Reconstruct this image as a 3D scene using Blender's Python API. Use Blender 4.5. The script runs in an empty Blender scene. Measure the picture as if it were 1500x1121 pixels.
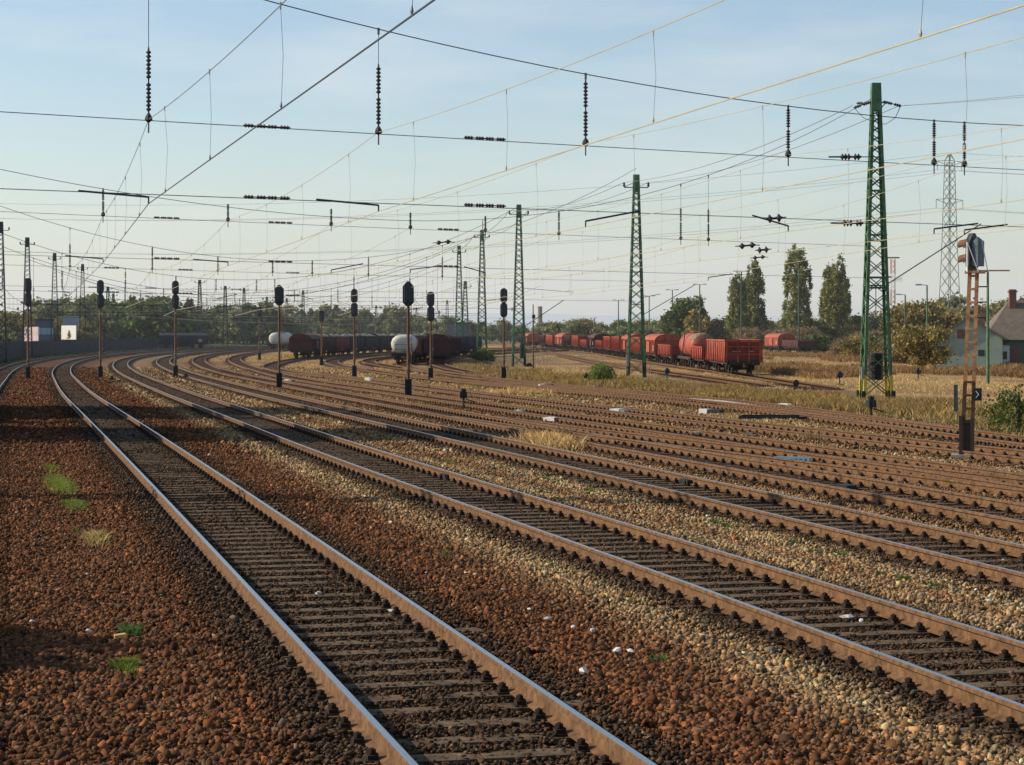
import bpy, math, random
import numpy as np
from mathutils import Vector, Matrix
random.seed(7); rng = np.random.default_rng(7)
R = math.radians
sc = bpy.context.scene
col = sc.collection

# ------------------------------------------------------------------ camera
EYE = 2.81            # camera height above the near rail heads
FPX = 3000.0          # focal length in photo pixels (72 mm)
cam_d = bpy.data.cameras.new('camera'); cam = bpy.data.objects.new('camera', cam_d); col.objects.link(cam)
cam_d.sensor_width = 36; cam_d.lens = 72; cam_d.shift_y = -73.5/1500
cam_d.clip_start = 0.3; cam_d.clip_end = 20000
cam.location = (0, 0, EYE); cam.rotation_euler = (R(90), 0, 0)
sc.camera = cam
sc.view_settings.view_transform = 'Standard'; sc.view_settings.look = 'None'; sc.view_settings.exposure = 0
sc.cycles.max_bounces = 4; sc.cycles.diffuse_bounces = 2; sc.cycles.transparent_max_bounces = 4

# ------------------------------------------------------------------ terrain
def smooth(t):
    t = np.clip(t, 0, 1); return t*t*(3-2*t)
def zr(Y):            # height of the rail heads: the yard lies half a metre lower further on
    return -0.5*smooth((np.asarray(Y, dtype=float)-25)/150)
BX = [0, 50, 90, 150, 200, 300, 9999]; BV = [0, 0, .75, .9, .8, 0, 0]
def base(Y):          # left rail of the near track
    Y = np.asarray(Y, dtype=float)
    yy = np.minimum(Y, 620)
    b = -1.37-.245*(yy-16.4)+np.maximum(yy-155, 0)**2/1900+.8*smooth((yy-90)/95)-.8*smooth((yy-185)/115)
    return b+np.maximum(Y-620, 0)*.24
def zg(Y): return zr(Y)-0.215
def gz(y):            # mean ground depth for a photo row
    Y = 50.
    for _ in range(60): Y = FPX*(EYE-float(zg(Y)))/(y-487)
    return Y
def gp(x, y):         # ground point seen at a photo pixel
    Y = gz(y); return ((x-750)/FPX*Y, Y, float(zg(Y)))
def px2(x, Y): return (x-750)/FPX*Y
def zat(y, Y): return EYE-(y-487)/FPX*Y

# ------------------------------------------------------------------ materials
MATS = {}
def mat(name, c, rough=.8, metal=0., var=.25, scale=3., bump=0., c2=None, attr=False, spec=None, wave=None, rust=None, trans=0):
    if name in MATS: return MATS[name]
    m = bpy.data.materials.new(name); m.use_nodes = True; nt = m.node_tree; n = nt.nodes; l = nt.links
    p = n['Principled BSDF']; p.inputs['Roughness'].default_value = rough; p.inputs['Metallic'].default_value = metal
    if spec is not None: p.inputs['Specular IOR Level'].default_value = spec
    tc = n.new('ShaderNodeTexCoord')
    nz = n.new('ShaderNodeTexNoise'); nz.inputs['Scale'].default_value = scale; nz.inputs['Detail'].default_value = 6; nz.inputs['Roughness'].default_value = .65
    l.new(tc.outputs['Object'], nz.inputs['Vector'])
    mix = n.new('ShaderNodeMix'); mix.data_type = 'RGBA'
    a = tuple(v*(1-var) for v in c)+(1,); b = tuple(min(1, v*(1+var)) for v in (c2 or c))+(1,)
    ramp = n.new('ShaderNodeMapRange'); ramp.inputs[1].default_value = .3; ramp.inputs[2].default_value = .7
    l.new(nz.outputs['Fac'], ramp.inputs[0]); l.new(ramp.outputs[0], mix.inputs[0])
    mix.inputs[6].default_value = a; mix.inputs[7].default_value = b
    out = mix.outputs[2]
    if attr:
        at = n.new('ShaderNodeAttribute'); at.attribute_name = 'Col'
        mm = n.new('ShaderNodeMix'); mm.data_type = 'RGBA'; mm.blend_type = 'MULTIPLY'; mm.inputs[0].default_value = 1
        l.new(at.outputs['Color'], mm.inputs[6]); l.new(out, mm.inputs[7]); out = mm.outputs[2]
    if rust:
        n2 = n.new('ShaderNodeTexNoise'); n2.inputs['Scale'].default_value = rust[1]; n2.inputs['Detail'].default_value = 8; n2.inputs['Roughness'].default_value = .7
        mp = n.new('ShaderNodeMapping'); mp.inputs['Scale'].default_value = rust[3] if len(rust) > 3 else (1, 1, .35)
        l.new(tc.outputs['Object'], mp.inputs[0]); l.new(mp.outputs[0], n2.inputs['Vector'])
        r2 = n.new('ShaderNodeMapRange'); r2.inputs[1].default_value = rust[2]; r2.inputs[2].default_value = rust[2]+.12
        l.new(n2.outputs['Fac'], r2.inputs[0])
        m2 = n.new('ShaderNodeMix'); m2.data_type = 'RGBA'; l.new(r2.outputs[0], m2.inputs[0]); l.new(out, m2.inputs[6]); m2.inputs[7].default_value = tuple(rust[0])+(1,)
        out = m2.outputs[2]
    l.new(out, p.inputs['Base Color'])
    if bump:
        bm_ = n.new('ShaderNodeBump'); bm_.inputs['Strength'].default_value = bump; bm_.inputs['Distance'].default_value = .02
        l.new(nz.outputs['Fac'], bm_.inputs['Height']); l.new(bm_.outputs['Normal'], p.inputs['Normal'])
    if trans:
        tr = n.new('ShaderNodeBsdfTranslucent'); l.new(out, tr.inputs['Color'])
        ms = n.new('ShaderNodeMixShader'); ms.inputs[0].default_value = trans
        l.new(p.outputs[0], ms.inputs[1]); l.new(tr.outputs[0], ms.inputs[2]); l.new(ms.outputs[0], n['Material Output'].inputs[0])
    MATS[name] = m; return m

M_STONE = mat('ballast stone', (1, 1, 1), .92, var=.35, scale=30, attr=True, spec=.2)
M_RAILSIDE = mat('rusty rail side', (.105, .048, .019), .8, var=.5, scale=9, c2=(.15, .076, .031), bump=.15, spec=.3)
M_RAILTOP = mat('polished rail head', (.42, .42, .42), .3, metal=.95, var=.15, scale=20)
M_RAILTOP2 = mat('dull rail head', (.23, .17, .12), .42, metal=.7, var=.35, scale=8)
M_RAILTOP3 = mat('rusty rail head', (.15, .085, .045), .6, metal=.3, var=.35, scale=8)
M_SLEEP = mat('weathered sleeper', (.058, .038, .021), .9, var=.55, scale=9, c2=(.12, .078, .042), bump=.5, spec=.2)
M_SLEEPR = mat('rusty steel sleeper', (.085, .042, .024), .85, var=.4, scale=6, c2=(.15, .075, .042), bump=.3, spec=.2)
M_CLIP = mat('dark iron fastening', (.030, .018, .012), .8, var=.3, spec=.2)
M_GREEN = mat('green mast paint', (.05, .11, .05), .65, var=.4, scale=2.5, c2=(.085, .17, .075), rust=((.07, .045, .02), 5, .62))
M_GREEND = mat('haze dulled green', (.04, .085, .065), .7, var=.3, scale=2)  # mast green dulled for far poles and masts, haze painted in
M_DARKM = mat('dark weathered steel', (.035, .035, .04), .7, var=.3)
M_BLACK = mat('black paint', (.010, .010, .011), .6, var=.3)
M_YEL = mat('yellow paint', (.62, .45, .04), .6, var=.2)
M_WIRE = mat('dark wire', (.02, .02, .024), .6, var=.1)
M_WIRET = mat('sunlit copper wire', (.42, .35, .20), .55, var=.2)
M_WIREG = mat('grey thin wire', (.16, .17, .17), .6, var=.1)
M_INS = mat('brown porcelain', (.030, .014, .012), .35, var=.2)
M_POST = mat('rusty signal post', (.14, .065, .035), .8, var=.35, scale=4, rust=((.42, .38, .32), 9, .57))
M_ORANGE = mat('orange rust lattice', (.42, .17, .065), .8, var=.35, scale=5, c2=(.52, .27, .12), rust=((.16, .07, .035), 6, .64))
M_HEAD = mat('grey signal shield', (.045, .05, .055), .6, var=.35, scale=8)
M_LENS = mat('dark glass lens', (.02, .03, .03), .1, var=.1)
M_RED = mat('faded red wagon paint', (.33, .046, .022), .8, var=.3, scale=1.6, c2=(.40, .095, .045), rust=((.12, .045, .03), 2.2, .50, (1, 1, .3)))
M_RED2 = mat('dusty red wagon paint', (.31, .046, .024), .8, var=.3, scale=1.5, rust=((.15, .05, .03), 2.4, .52, (1, 1, .3)))
M_ENDW = mat('shaded red end wall', (.20, .030, .018), .85, var=.35, scale=1.3, rust=((.07, .03, .02), 2.0, .58))  # wagon red darkened for the end walls, shade put into the colour
M_MAROON = mat('dark maroon wagon paint', (.075, .018, .016), .8, var=.3, scale=1.4, rust=((.04, .025, .02), 2.4, .57))
M_UNDER = mat('wagon underframe', (.035, .022, .018), .85, var=.4)
M_WHEEL = mat('wheel steel', (.03, .02, .017), .7, var=.4, rust=((.10, .05, .03), 4, .6))
M_TANKW = mat('dirty white tank', (.50, .47, .40), .7, var=.15, scale=1.2, rust=((.18, .15, .12), 1.4, .6))
M_TANKR = mat('red tank paint', (.36, .07, .038), .6, var=.2, scale=1.0, rust=((.18, .06, .035), 1.6, .58))
M_SPILL = mat('olive spill on tank', (.16, .17, .09), .8, var=.4, scale=4)
M_BLUEBLK = mat('dark blue black wagon paint', (.014, .018, .03), .8, var=.3)
M_CONC = mat('old concrete', (.30, .27, .23), .9, var=.25, scale=4, bump=.3)
M_WHITE = mat('white paint', (.74, .70, .62), .7, var=.15, scale=6, rust=((.4, .33, .25), 5, .66))
M_FENCE = mat('grey concrete fence', (.035, .038, .042), .9, var=.3, scale=1)  # fence grey darkened to carry the shade of its side away from the sun
M_HOUSE = mat('pale teal plaster', (.30, .37, .29), .9, var=.16, scale=.8, rust=((.25, .24, .19), 1.0, .62))
M_ROOF = mat('brown roof tiles', (.15, .115, .085), .9, var=.25, scale=2, bump=.4)
M_BRICK = mat('chimney brick', (.22, .10, .07), .9, var=.25, scale=5)
M_GLASS = mat('dark window glass', (.02, .025, .03), .15, var=.1)
M_TRUNK = mat('bark', (.07, .05, .035), .9, var=.3)
M_BLUE = mat('pale blue painted metal', (.25, .45, .55), .6, var=.2)
M_WOOD = mat('raw wood', (.55, .33, .13), .8, var=.2)
def leafmat(name, c, c2): return mat(name, c, .8, var=.3, scale=.6, c2=c2, attr=True, spec=.15, trans=.25)
M_LPOP = leafmat('poplar leaves', (.19, .20, .07), (.27, .26, .10))
M_LGRN = leafmat('green leaves', (.10, .14, .04), (.16, .19, .06))
M_LAUT = leafmat('autumn leaves', (.22, .17, .06), (.28, .22, .08))
M_LFAR = leafmat('haze paled leaves', (.18, .19, .095), (.26, .25, .13))  # far foliage lightened, distance haze mixed into the leaf colour
M_LBRN = leafmat('brown thicket', (.22, .16, .09), (.28, .20, .12))
M_BLADEG = mat('green blades', (.15, .19, .045), .8, var=.3, scale=5, attr=True, trans=.3)
M_BLADED = mat('dry blades', (.60, .41, .18), .9, var=.2, scale=2, attr=True, trans=.25)
M_BLADEO = mat('olive weeds', (.31, .215, .095), .9, var=.25, scale=1.5, attr=True, trans=.25)
M_ROAD = mat('plain', (.5, .5, .5))

# ------------------------------------------------------------------ mesh helper
class MB:
    def __init__(s): s.v = []; s.f = []; s.mi = []; s.k = 0
    def m(s, k): s.k = k; return s
    def add(s, vs, fs):
        o = len(s.v); s.v += [tuple(map(float, v)) for v in vs]; s.f += [tuple(i+o for i in f) for f in fs]; s.mi += [s.k]*len(fs)
    def box(s, x0, x1, y0, y1, z0, z1):
        s.add([(x0, y0, z0), (x1, y0, z0), (x1, y1, z0), (x0, y1, z0), (x0, y0, z1), (x1, y0, z1), (x1, y1, z1), (x0, y1, z1)],
              [(0, 3, 2, 1), (4, 5, 6, 7), (0, 1, 5, 4), (1, 2, 6, 5), (2, 3, 7, 6), (3, 0, 4, 7)])
    def cbox(s, c, sz): s.box(c[0]-sz[0]/2, c[0]+sz[0]/2, c[1]-sz[1]/2, c[1]+sz[1]/2, c[2]-sz[2]/2, c[2]+sz[2]/2)
    def bar(s, a, b, r, n=4, r2=None, cap=True):
        a = Vector(a); b = Vector(b); d = b-a
        if d.length < 1e-6: return
        d.normalize(); u = d.orthogonal().normalized()
        if abs(d.z) < .99: u = d.cross(Vector((0, 0, 1))).normalized()
        w = d.cross(u); r2 = r if r2 is None else r2; vs = []
        for p, rr in ((a, r), (b, r2)):
            for i in range(n):
                t = 2*math.pi*(i+.5)/n; vs.append(p+u*math.cos(t)*rr+w*math.sin(t)*rr)
        fs = [(i, (i+1) % n, n+(i+1) % n, n+i) for i in range(n)]
        if cap: fs += [tuple(range(n-1, -1, -1)), tuple(range(n, 2*n))]
        s.add(vs, fs)
    def tube(s, pts, r, n=4):
        pts = [Vector(p) for p in pts]; vs = []; fs = []
        for i, p in enumerate(pts):
            d = (pts[min(i+1, len(pts)-1)]-pts[max(i-1, 0)]).normalized()
            u = d.cross(Vector((0, 0, 1))) if abs(d.z) < .95 else d.cross(Vector((0, 1, 0)))
            u.normalize(); w = d.cross(u); rr = r(p) if callable(r) else r
            for k in range(n):
                t = 2*math.pi*(k+.5)/n; vs.append(p+u*math.cos(t)*rr+w*math.sin(t)*rr)
        for i in range(len(pts)-1):
            for k in range(n): fs.append((i*n+k, i*n+(k+1) % n, (i+1)*n+(k+1) % n, (i+1)*n+k))
        s.add(vs, fs)
    def lathe(s, prof, n=12, a=(0, 0, 0), d=(0, 0, 1)):
        a = Vector(a); d = Vector(d).normalized(); u = d.orthogonal().normalized(); w = d.cross(u); vs = []; fs = []
        for h, r in prof:
            for k in range(n):
                t = 2*math.pi*k/n; vs.append(a+d*h+u*math.cos(t)*r+w*math.sin(t)*r)
        for i in range(len(prof)-1):
            for k in range(n): fs.append((i*n+k, i*n+(k+1) % n, (i+1)*n+(k+1) % n, (i+1)*n+k))
        fs.append(tuple(range(n-1, -1, -1))); fs.append(tuple((len(prof)-1)*n+k for k in range(n)))
        s.add(vs, fs)
    def build(s, name, mats, parent=None, smooth_=False):
        me = bpy.data.meshes.new(name); me.from_pydata(s.v, [], s.f)
        if not isinstance(mats, (list, tuple)): mats = [mats]
        for m_ in mats: me.materials.append(m_)
        if len(mats) > 1: me.polygons.foreach_set('material_index', s.mi)
        if smooth_: me.polygons.foreach_set('use_smooth', [True]*len(s.f))
        me.update()
        o = bpy.data.objects.new(name, me); col.objects.link(o)
        if parent: o.parent = parent
        return o
def np_mesh(name, V, F, mats, colr=None, parent=None):
    me = bpy.data.meshes.new(name); nv = len(V); k = F.shape[1]; nf = len(F)
    me.vertices.add(nv); me.vertices.foreach_set('co', V.astype(np.float32).ravel())
    me.loops.add(nf*k); me.loops.foreach_set('vertex_index', F.astype(np.int32).ravel())
    me.polygons.add(nf); me.polygons.foreach_set('loop_start', (np.arange(nf)*k).astype(np.int32))
    me.polygons.foreach_set('loop_total', np.full(nf, k, dtype=np.int32))
    for m_ in (mats if isinstance(mats, (list, tuple)) else [mats]): me.materials.append(m_)
    if colr is not None:
        a = me.color_attributes.new('Col', 'FLOAT_COLOR', 'POINT'); c4 = np.ones((nv, 4), dtype=np.float32); c4[:, :3] = colr
        a.data.foreach_set('color', c4.ravel())
    me.update(calc_edges=True); me.validate()
    o = bpy.data.objects.new(name, me); col.objects.link(o)
    if parent: o.parent = parent
    return o
def tag(o, label=None, cat=None, group=None, kind=None):
    if label: o['label'] = label
    if cat: o['category'] = cat
    if group: o['group'] = group
    if kind: o['kind'] = kind
    return o
def empty(name, loc, rz=0):
    o = bpy.data.objects.new(name, None); col.objects.link(o); o.location = loc; o.rotation_euler = (0, 0, rz); o.empty_display_size = .3
    return o
def kids(o): return [c for c in ALLK.get(o, [])]
ALLK = {}
def copy_tree(o, parent=None):
    c = o.copy(); col.objects.link(c); c.parent = parent
    for ch in o.children: copy_tree(ch, c)
    return c

# ------------------------------------------------------------------ light and sky
SUN_EL = R(31); to_sun = Vector((-math.cos(SUN_EL)*.99, math.cos(SUN_EL)*.11, math.sin(SUN_EL))).normalized()
sd = bpy.data.lights.new('sun', 'SUN'); sd.energy = 5.0; sd.angle = R(.5); sd.color = (1, .90, .74)
so = bpy.data.objects.new('sun', sd); col.objects.link(so); so.rotation_euler = to_sun.to_track_quat('Z', 'Y').to_euler()
w = bpy.data.worlds.new('World'); sc.world = w; w.use_nodes = True; nt = w.node_tree
bg = nt.nodes['Background']; sky = nt.nodes.new('ShaderNodeTexSky'); sky.sky_type = 'NISHITA'; sky.sun_disc = False
sky.sun_elevation = SUN_EL; sky.sun_rotation = math.atan2(to_sun.x, to_sun.y)
sky.air_density = 1.0; sky.dust_density = .9; sky.ozone_density = 1.6; sky.altitude = 100
bg.inputs['Strength'].default_value = .15
# thin high cloud, brighter towards the horizon, as part of the sky itself
tc = nt.nodes.new('ShaderNodeTexCoord'); mp = nt.nodes.new('ShaderNodeMapping'); mp.inputs['Scale'].default_value = (3.0, 3.0, 16.0)
nz = nt.nodes.new('ShaderNodeTexNoise'); nz.inputs['Scale'].default_value = 1.6; nz.inputs['Detail'].default_value = 7; nz.inputs['Roughness'].default_value = .55
mr = nt.nodes.new('ShaderNodeMapRange'); mr.inputs[1].default_value = .50; mr.inputs[2].default_value = .74; mr.inputs[4].default_value = .38
mx = nt.nodes.new('ShaderNodeMix'); mx.data_type = 'RGBA'; mx.inputs[7].default_value = (6.0, 6.2, 6.1, 1)
nt.links.new(tc.outputs['Generated'], mp.inputs[0]); nt.links.new(mp.outputs[0], nz.inputs['Vector']); nt.links.new(nz.outputs['Fac'], mr.inputs[0])
hs_ = nt.nodes.new('ShaderNodeHueSaturation'); hs_.inputs['Saturation'].default_value = 1.1; nt.links.new(sky.outputs[0], hs_.inputs['Color'])
nt.links.new(mr.outputs[0], mx.inputs[0]); nt.links.new(hs_.outputs[0], mx.inputs[6])
nt.links.new(mx.outputs[2], bg.inputs['Color'])

# ------------------------------------------------------------------ tracks: left rail offset from base(Y)
G = 1.507
TR = {
 'T0': ([-10, 120, 700], [-4.95, -4.95, -4.95]),
 'T1': ([-10, 700], [0, 0]),
 'T2': ([-10, 23, 42, 52, 64, 90, 136, 177, 700], [5.0, 5.0, 4.72, 4.72, 4.85, 5.1, 5.4, 5.6, 5.6]),
 'T3': ([-10, 65, 85, 107, 158, 204, 700], [9.2, 9.2, 9.4, 9.6, 10.1, 10.3, 10.3]),
 'T4': ([-10, 30, 43, 52, 68, 86, 120, 180, 226, 300, 700], [12.6, 12.5, 12.45, 12.35, 12.6, 13.0, 13.6, 13.9, 14.4, 14.8, 15.0]),
 'TX': ([33, 43, 49, 55, 64, 72], [16.0, 15.1, 14.6, 13.9, 13.1, 12.8]),
 'T5': ([-10, 33, 41, 60, 75, 92, 110, 145, 171, 190, 242, 300, 700], [15.6, 15.9, 16.15, 16.2, 16.3, 16.6, 16.8, 16.6, 17.5, 18.0, 18.9, 19.5, 20]),
 'T6': ([-10, 40, 50, 58, 72, 90, 110, 129, 147, 165, 182, 198, 215, 240, 268, 320, 368, 450, 560], [20.3, 20.4, 20.4, 20.1, 20.0, 20.2, 20.5, 20.9, 21.1, 20.2, 19.0, 19.7, 21.6, 24.5, 28.2, 36.2, 44.5, 63, 92]),
 'T7': ([-10, 40, 53, 60, 67, 75, 86, 98, 112, 132, 180, 226, 260, 300, 350, 420, 520], [22.1, 22.3, 23.4, 24.3, 25.1, 25.9, 26.7, 27.1, 27.0, 26.8, 27.3, 28.6, 32, 38.5, 49, 67, 96]),
 'T8': ([48, 56, 63, 73, 84, 94, 108, 128, 159, 190, 211, 226, 250, 300, 350, 420, 520], [22.7, 23.7, 24.8, 26.3, 27.8, 28.7, 29.2, 29.7, 31.1, 32.8, 34.5, 36.7, 41, 52, 64, 82, 110]),
 'T75': ([165, 180, 200, 234, 260, 300, 350, 420], [31.4, 31.6, 32.1, 33.4, 36.5, 44, 55, 74]),
 'T9': ([172, 200, 226, 270, 320, 400, 500], [34.2, 37.2, 40.3, 47.5, 57, 76, 103]),
}
def off(k, Y):
    a, b = TR[k]; Y = np.asarray(Y, dtype=float); h = 4+.05*np.maximum(Y, 0)
    return sum(wt*np.interp(Y+q*h, a, b) for q, wt in ((-1.5, .06), (-1, .14), (-.5, .19), (0, .22), (.5, .19), (1, .14), (1.5, .06)))
RX = ([100, 150, 161, 177, 195, 225, 262, 300, 340, 385, 430, 520, 640], [18.3, 18.25, 18.2, 18.0, 17.6, 16.6, 15.7, 14.8, 13.6, 11.4, 8.0, 2.4, -4])
RX2 = ([128, 150, 190, 243, 340, 436, 520], [15.2, 14.4, 12, 9.4, 6.4, 3.0, -2])
RX3 = ([260, 300, 340, 380, 430], [52.5, 48.8, 45.6, 43, 41])
def cx(k, Y):          # centre line x
    if k == 'R1': return np.interp(Y, *RX)
    if k == 'R2': return np.interp(Y, *RX2)
    if k == 'R3': return np.interp(Y, *RX3)
    return base(Y)+off(k, Y)+G/2
def centre_pts(k, Y0, Y1):
    pts = []; Y = Y0
    while Y < Y1:
        pts.append((float(cx(k, Y)), Y)); Y += .8 if Y < 60 else (2 if Y < 150 else 5)
    pts.append((float(cx(k, Y1)), Y1)); return pts
def offset_line(pts, d):
    out = []
    for i, (x, y) in enumerate(pts):
        a = pts[max(i-1, 0)]; b = pts[min(i+1, len(pts)-1)]; tx, ty = b[0]-a[0], b[1]-a[1]; L = math.hypot(tx, ty); out.append((x+ty/L*d, y-tx/L*d))
    return out
PROF = [(-.070, -.159), (-.070, -.148), (-.012, -.128), (-.0085, -.048), (-.036, -.036), (-.0355, -.006), (-.026, 0), (.026, 0), (.0355, -.006), (.036, -.036), (.0085, -.048), (.012, -.128), (.070, -.148), (.070, -.159)]
def rail_mesh(pts, parent, top, x0=0, z0=0, label=None):
    mb = MB(); n = len(PROF)
    lines = [offset_line(pts, p[0]) for p in PROF]
    vs = []; fs = []
    for i in range(len(pts)):
        z = float(zr(pts[i][1]))
        for k in range(n): vs.append((lines[k][i][0], lines[k][i][1], z+PROF[k][1]))
    mi = []
    for i in range(len(pts)-1):
        for k in range(n-1):
            fs.append((i*n+k, i*n+k+1, (i+1)*n+k+1, (i+1)*n+k)); mi.append(1 if k in (6,) else 0)
    fs.append(tuple(range(n))); mi.append(0); fs.append(tuple((len(pts)-1)*n+k for k in range(n-1, -1, -1))); mi.append(0)
    mb.v = vs; mb.f = fs; mb.mi = mi
    o = mb.build('rail', [M_RAILSIDE, top], parent)
    if label: o['label'] = label
    return o

def sleeper_mb(style):
    mb = MB(); j = .012
    if style == 'steel':     # narrow trough sleeper, rusty
        mb.add([(-1.25, -.12, -.24), (1.25, -.12, -.24), (1.25, .12, -.24), (-1.25, .12, -.24), (-1.22, -.075, -.163), (1.22, -.075, -.163), (1.22, .075, -.163), (-1.22, .075, -.163)],
               [(0, 3, 2, 1), (4, 5, 6, 7), (0, 1, 5, 4), (1, 2, 6, 5), (2, 3, 7, 6), (3, 0, 4, 7)])
    else:
        mb.box(-1.28, 1.28, -.12, .12, -.30, -.163)
    return mb
def fasten_mb(sx):
    mb = MB()
    mb.box(sx*G/2-.17, sx*G/2+.17, -.075, .075, -.1625, -.150)
    for e in (-1, 1):
        c = sx*G/2+e*.115
        mb.box(c-.035, c+.035, -.05, .05, -.150, -.118)
        mb.bar((c, 0, -.118), (c, 0, -.074), .016, 6)
        mb.bar((c, 0, -.108), (c, 0, -.083), .034, 6)
        mb.box(c-.045 if e > 0 else c-.005, c+.005 if e > 0 else c+.045, -.03, .03, -.134, -.112)
    return mb
SL_PROTO = {}
for st, mt in (('wood', M_SLEEP), ('steel', M_SLEEPR)):
    me = sleeper_mb(st).build('sleeper', mt); fm = [fasten_mb(-1).build('rail_fastening', M_CLIP), fasten_mb(1).build('rail_fastening', M_CLIP)]
    SL_PROTO[st] = (me.data, fm[0].data, fm[1].data)
    for o in [me]+fm: bpy.data.objects.remove(o)
SPACE = .60
def along(pts, step):
    """positions and headings every step metres along a polyline"""
    out = []; acc = 0; nxt = 0
    for (x0, y0), (x1, y1) in zip(pts[:-1], pts[1:]):
        L = math.hypot(x1-x0, y1-y0); a = math.atan2(-(x1-x0), y1-y0)
        while nxt <= acc+L:
            t = (nxt-acc)/L; out.append((x0+(x1-x0)*t, y0+(y1-y0)*t, a)); nxt += step
        acc += L
    return out
TRACK_LABEL = {
 'T0': 'leftmost curving railway track, entering at the left edge below the fence',
 'T1': 'nearest railway track with bright polished rails curving away to the left',
 'T2': 'second railway track with polished rails reaching the bottom right corner',
 'T3': 'third railway track with polished rails, brown sleepers and pale ballast alongside',
 'T4': 'railway track right behind the three polished ones, passing under the dry grass patch',
 'TX': 'short rusty crossover track joining two tracks beside the pale blue panel',
 'T5': 'rusty railway track just in front of the orange lattice signal post',
 'T6': 'rusty railway track curving behind the signals to the dark wagon train',
 'T7': 'rusty railway track in front of the weed strip, bending sharply left far away',
 'T8': 'furthest rusty track before the weed strip, ending at the white tank wagon',
 'T75': 'rusty siding curving away between the dark wagon train and the white tank wagon',
 'T9': 'rusty stub siding under the maroon wagon beside the white tank wagon',
 'R1': 'siding in dry grass under the row of red wagons',
 'R2': 'overgrown siding in the dry field left of the red wagons',
 'R3': 'overgrown siding under the small distant red wagons on the right',
}
TRK = {}
def make_track(k, Y0, Y1, top, style, n_single=100):
    root = empty('railway_track', (0, 0, 0)); tag(root, TRACK_LABEL[k], 'railway track', 'railway tracks of the yard')
    pts = centre_pts(k, Y0, Y1); TRK[k] = pts
    rail_mesh(offset_line(pts, -G/2), root, top); rail_mesh(offset_line(pts, G/2), root, top)
    me, f0, f1 = SL_PROTO[style]; rest = MB(); cnt = 0
    for i, (x, y, a) in enumerate(along(pts, SPACE)):
        if y > 330: break
        if y < 12.2 or abs(x) > .262*y+1.4:
            continue
        z = float(zr(y)); aa = a+random.uniform(-.012, .012); dz = random.uniform(-.004, .003)
        if cnt < n_single:
            s = bpy.data.objects.new('sleeper', me); col.objects.link(s); s.parent = root; s.location = (x, y, z+dz); s.rotation_euler = (0, 0, aa)
            for f in (f0, f1):
                c = bpy.data.objects.new('rail_fastening', f); col.objects.link(c); c.parent = s; c.location = (0, 0, -dz)
        else:
            ca, sa = math.cos(aa), math.sin(aa)
            for (src, mi) in ((sleeper_mb(style), 0), (None, 1)):
                if src is None:
                    if y > 190: continue
                    src = MB()
                    for sx in (-1, 1):
                        for e in (-1, 1):
                            c = sx*G/2+e*.12; src.add([(c-.05, -.06, -.16), (c+.05, -.06, -.16), (c+.05, .06, -.16), (c-.05, .06, -.16), (c, 0, -.085)], [(0, 1, 4), (1, 2, 4), (2, 3, 4), (3, 0, 4)])
                rest.m(mi).add([(x+vx*ca-vy*sa, y+vx*sa+vy*ca, z+vz) for vx, vy, vz in src.v], src.f)
        cnt += 1
    if rest.v:
        o = rest.build('distant_sleepers', [MATS['weathered sleeper'] if style == 'wood' else M_SLEEPR, M_CLIP], root); o['kind'] = 'stuff'
    return root
make_track('T0', 8, 640, M_RAILTOP, 'wood')
make_track('T1', 8, 640, M_RAILTOP, 'wood')
make_track('T2', 8, 640, M_RAILTOP, 'wood')
make_track('T3', 8, 640, M_RAILTOP, 'wood')
make_track('T4', 14, 640, M_RAILTOP2, 'steel')
make_track('TX', 33, 72, M_RAILTOP3, 'steel')
make_track('T5', 18, 640, M_RAILTOP3, 'steel')
make_track('T6', 25, 560, M_RAILTOP2, 'steel')
make_track('T7', 25, 520, M_RAILTOP3, 'steel')
make_track('T8', 48, 520, M_RAILTOP2, 'steel')
make_track('T75', 165, 420, M_RAILTOP3, 'steel')
make_track('T9', 172, 500, M_RAILTOP3, 'steel')
make_track('R1', 120, 640, M_RAILTOP3, 'steel')
make_track('R2', 128, 520, M_RAILTOP3, 'steel')
make_track('R3', 262, 430, M_RAILTOP3, 'steel')

# ------------------------------------------------------------------ value noise for colour fields
_perm = rng.random((64, 64))
def vnoise(x, y, s):
    x = np.asarray(x)/s+100.37; y = np.asarray(y)/s+57.1
    xi = np.floor(x).astype(int); yi = np.floor(y).astype(int); fx = x-xi; fy = y-yi; fx = fx*fx*(3-2*fx); fy = fy*fy*(3-2*fy)
    a = _perm[xi % 64, yi % 64]; b = _perm[(xi+1) % 64, yi % 64]; c = _perm[xi % 64, (yi+1) % 64]; d = _perm[(xi+1) % 64, (yi+1) % 64]
    return (a*(1-fx)+b*fx)*(1-fy)+(c*(1-fx)+d*fx)*fy
def fbm(x, y, s): return (vnoise(x, y, s)+.5*vnoise(x, y, s/2.1)+.25*vnoise(x, y, s/4.3))/1.75
C_RED = np.array([.140, .054, .019]); C_TAN = np.array([.40, .26, .125]); C_BED = np.array([.058, .033, .017]); C_BRN = np.array([.215, .108, .040])
C_DRY = np.array([.46, .27, .10]); C_OLI = np.array([.20, .16, .065]); C_GRN = np.array([.09, .125, .035]); C_DIRT = np.array([.27, .155, .072])
def lerp(a, b, t): return a*(1-t[..., None])+b*t[..., None]
MAIN = ['T0', 'T1', 'T2', 'T3', 'T4', 'T5', 'T6', 'T7', 'T8', 'T75', 'T9']
def edge_off(Y):       # offset of the right edge of the ballasted fan
    return np.where(Y < 48, off('T7', Y)+G, np.where(Y < 230, off('T8', Y)+G, off('T9', Y)+G+1))
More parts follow.
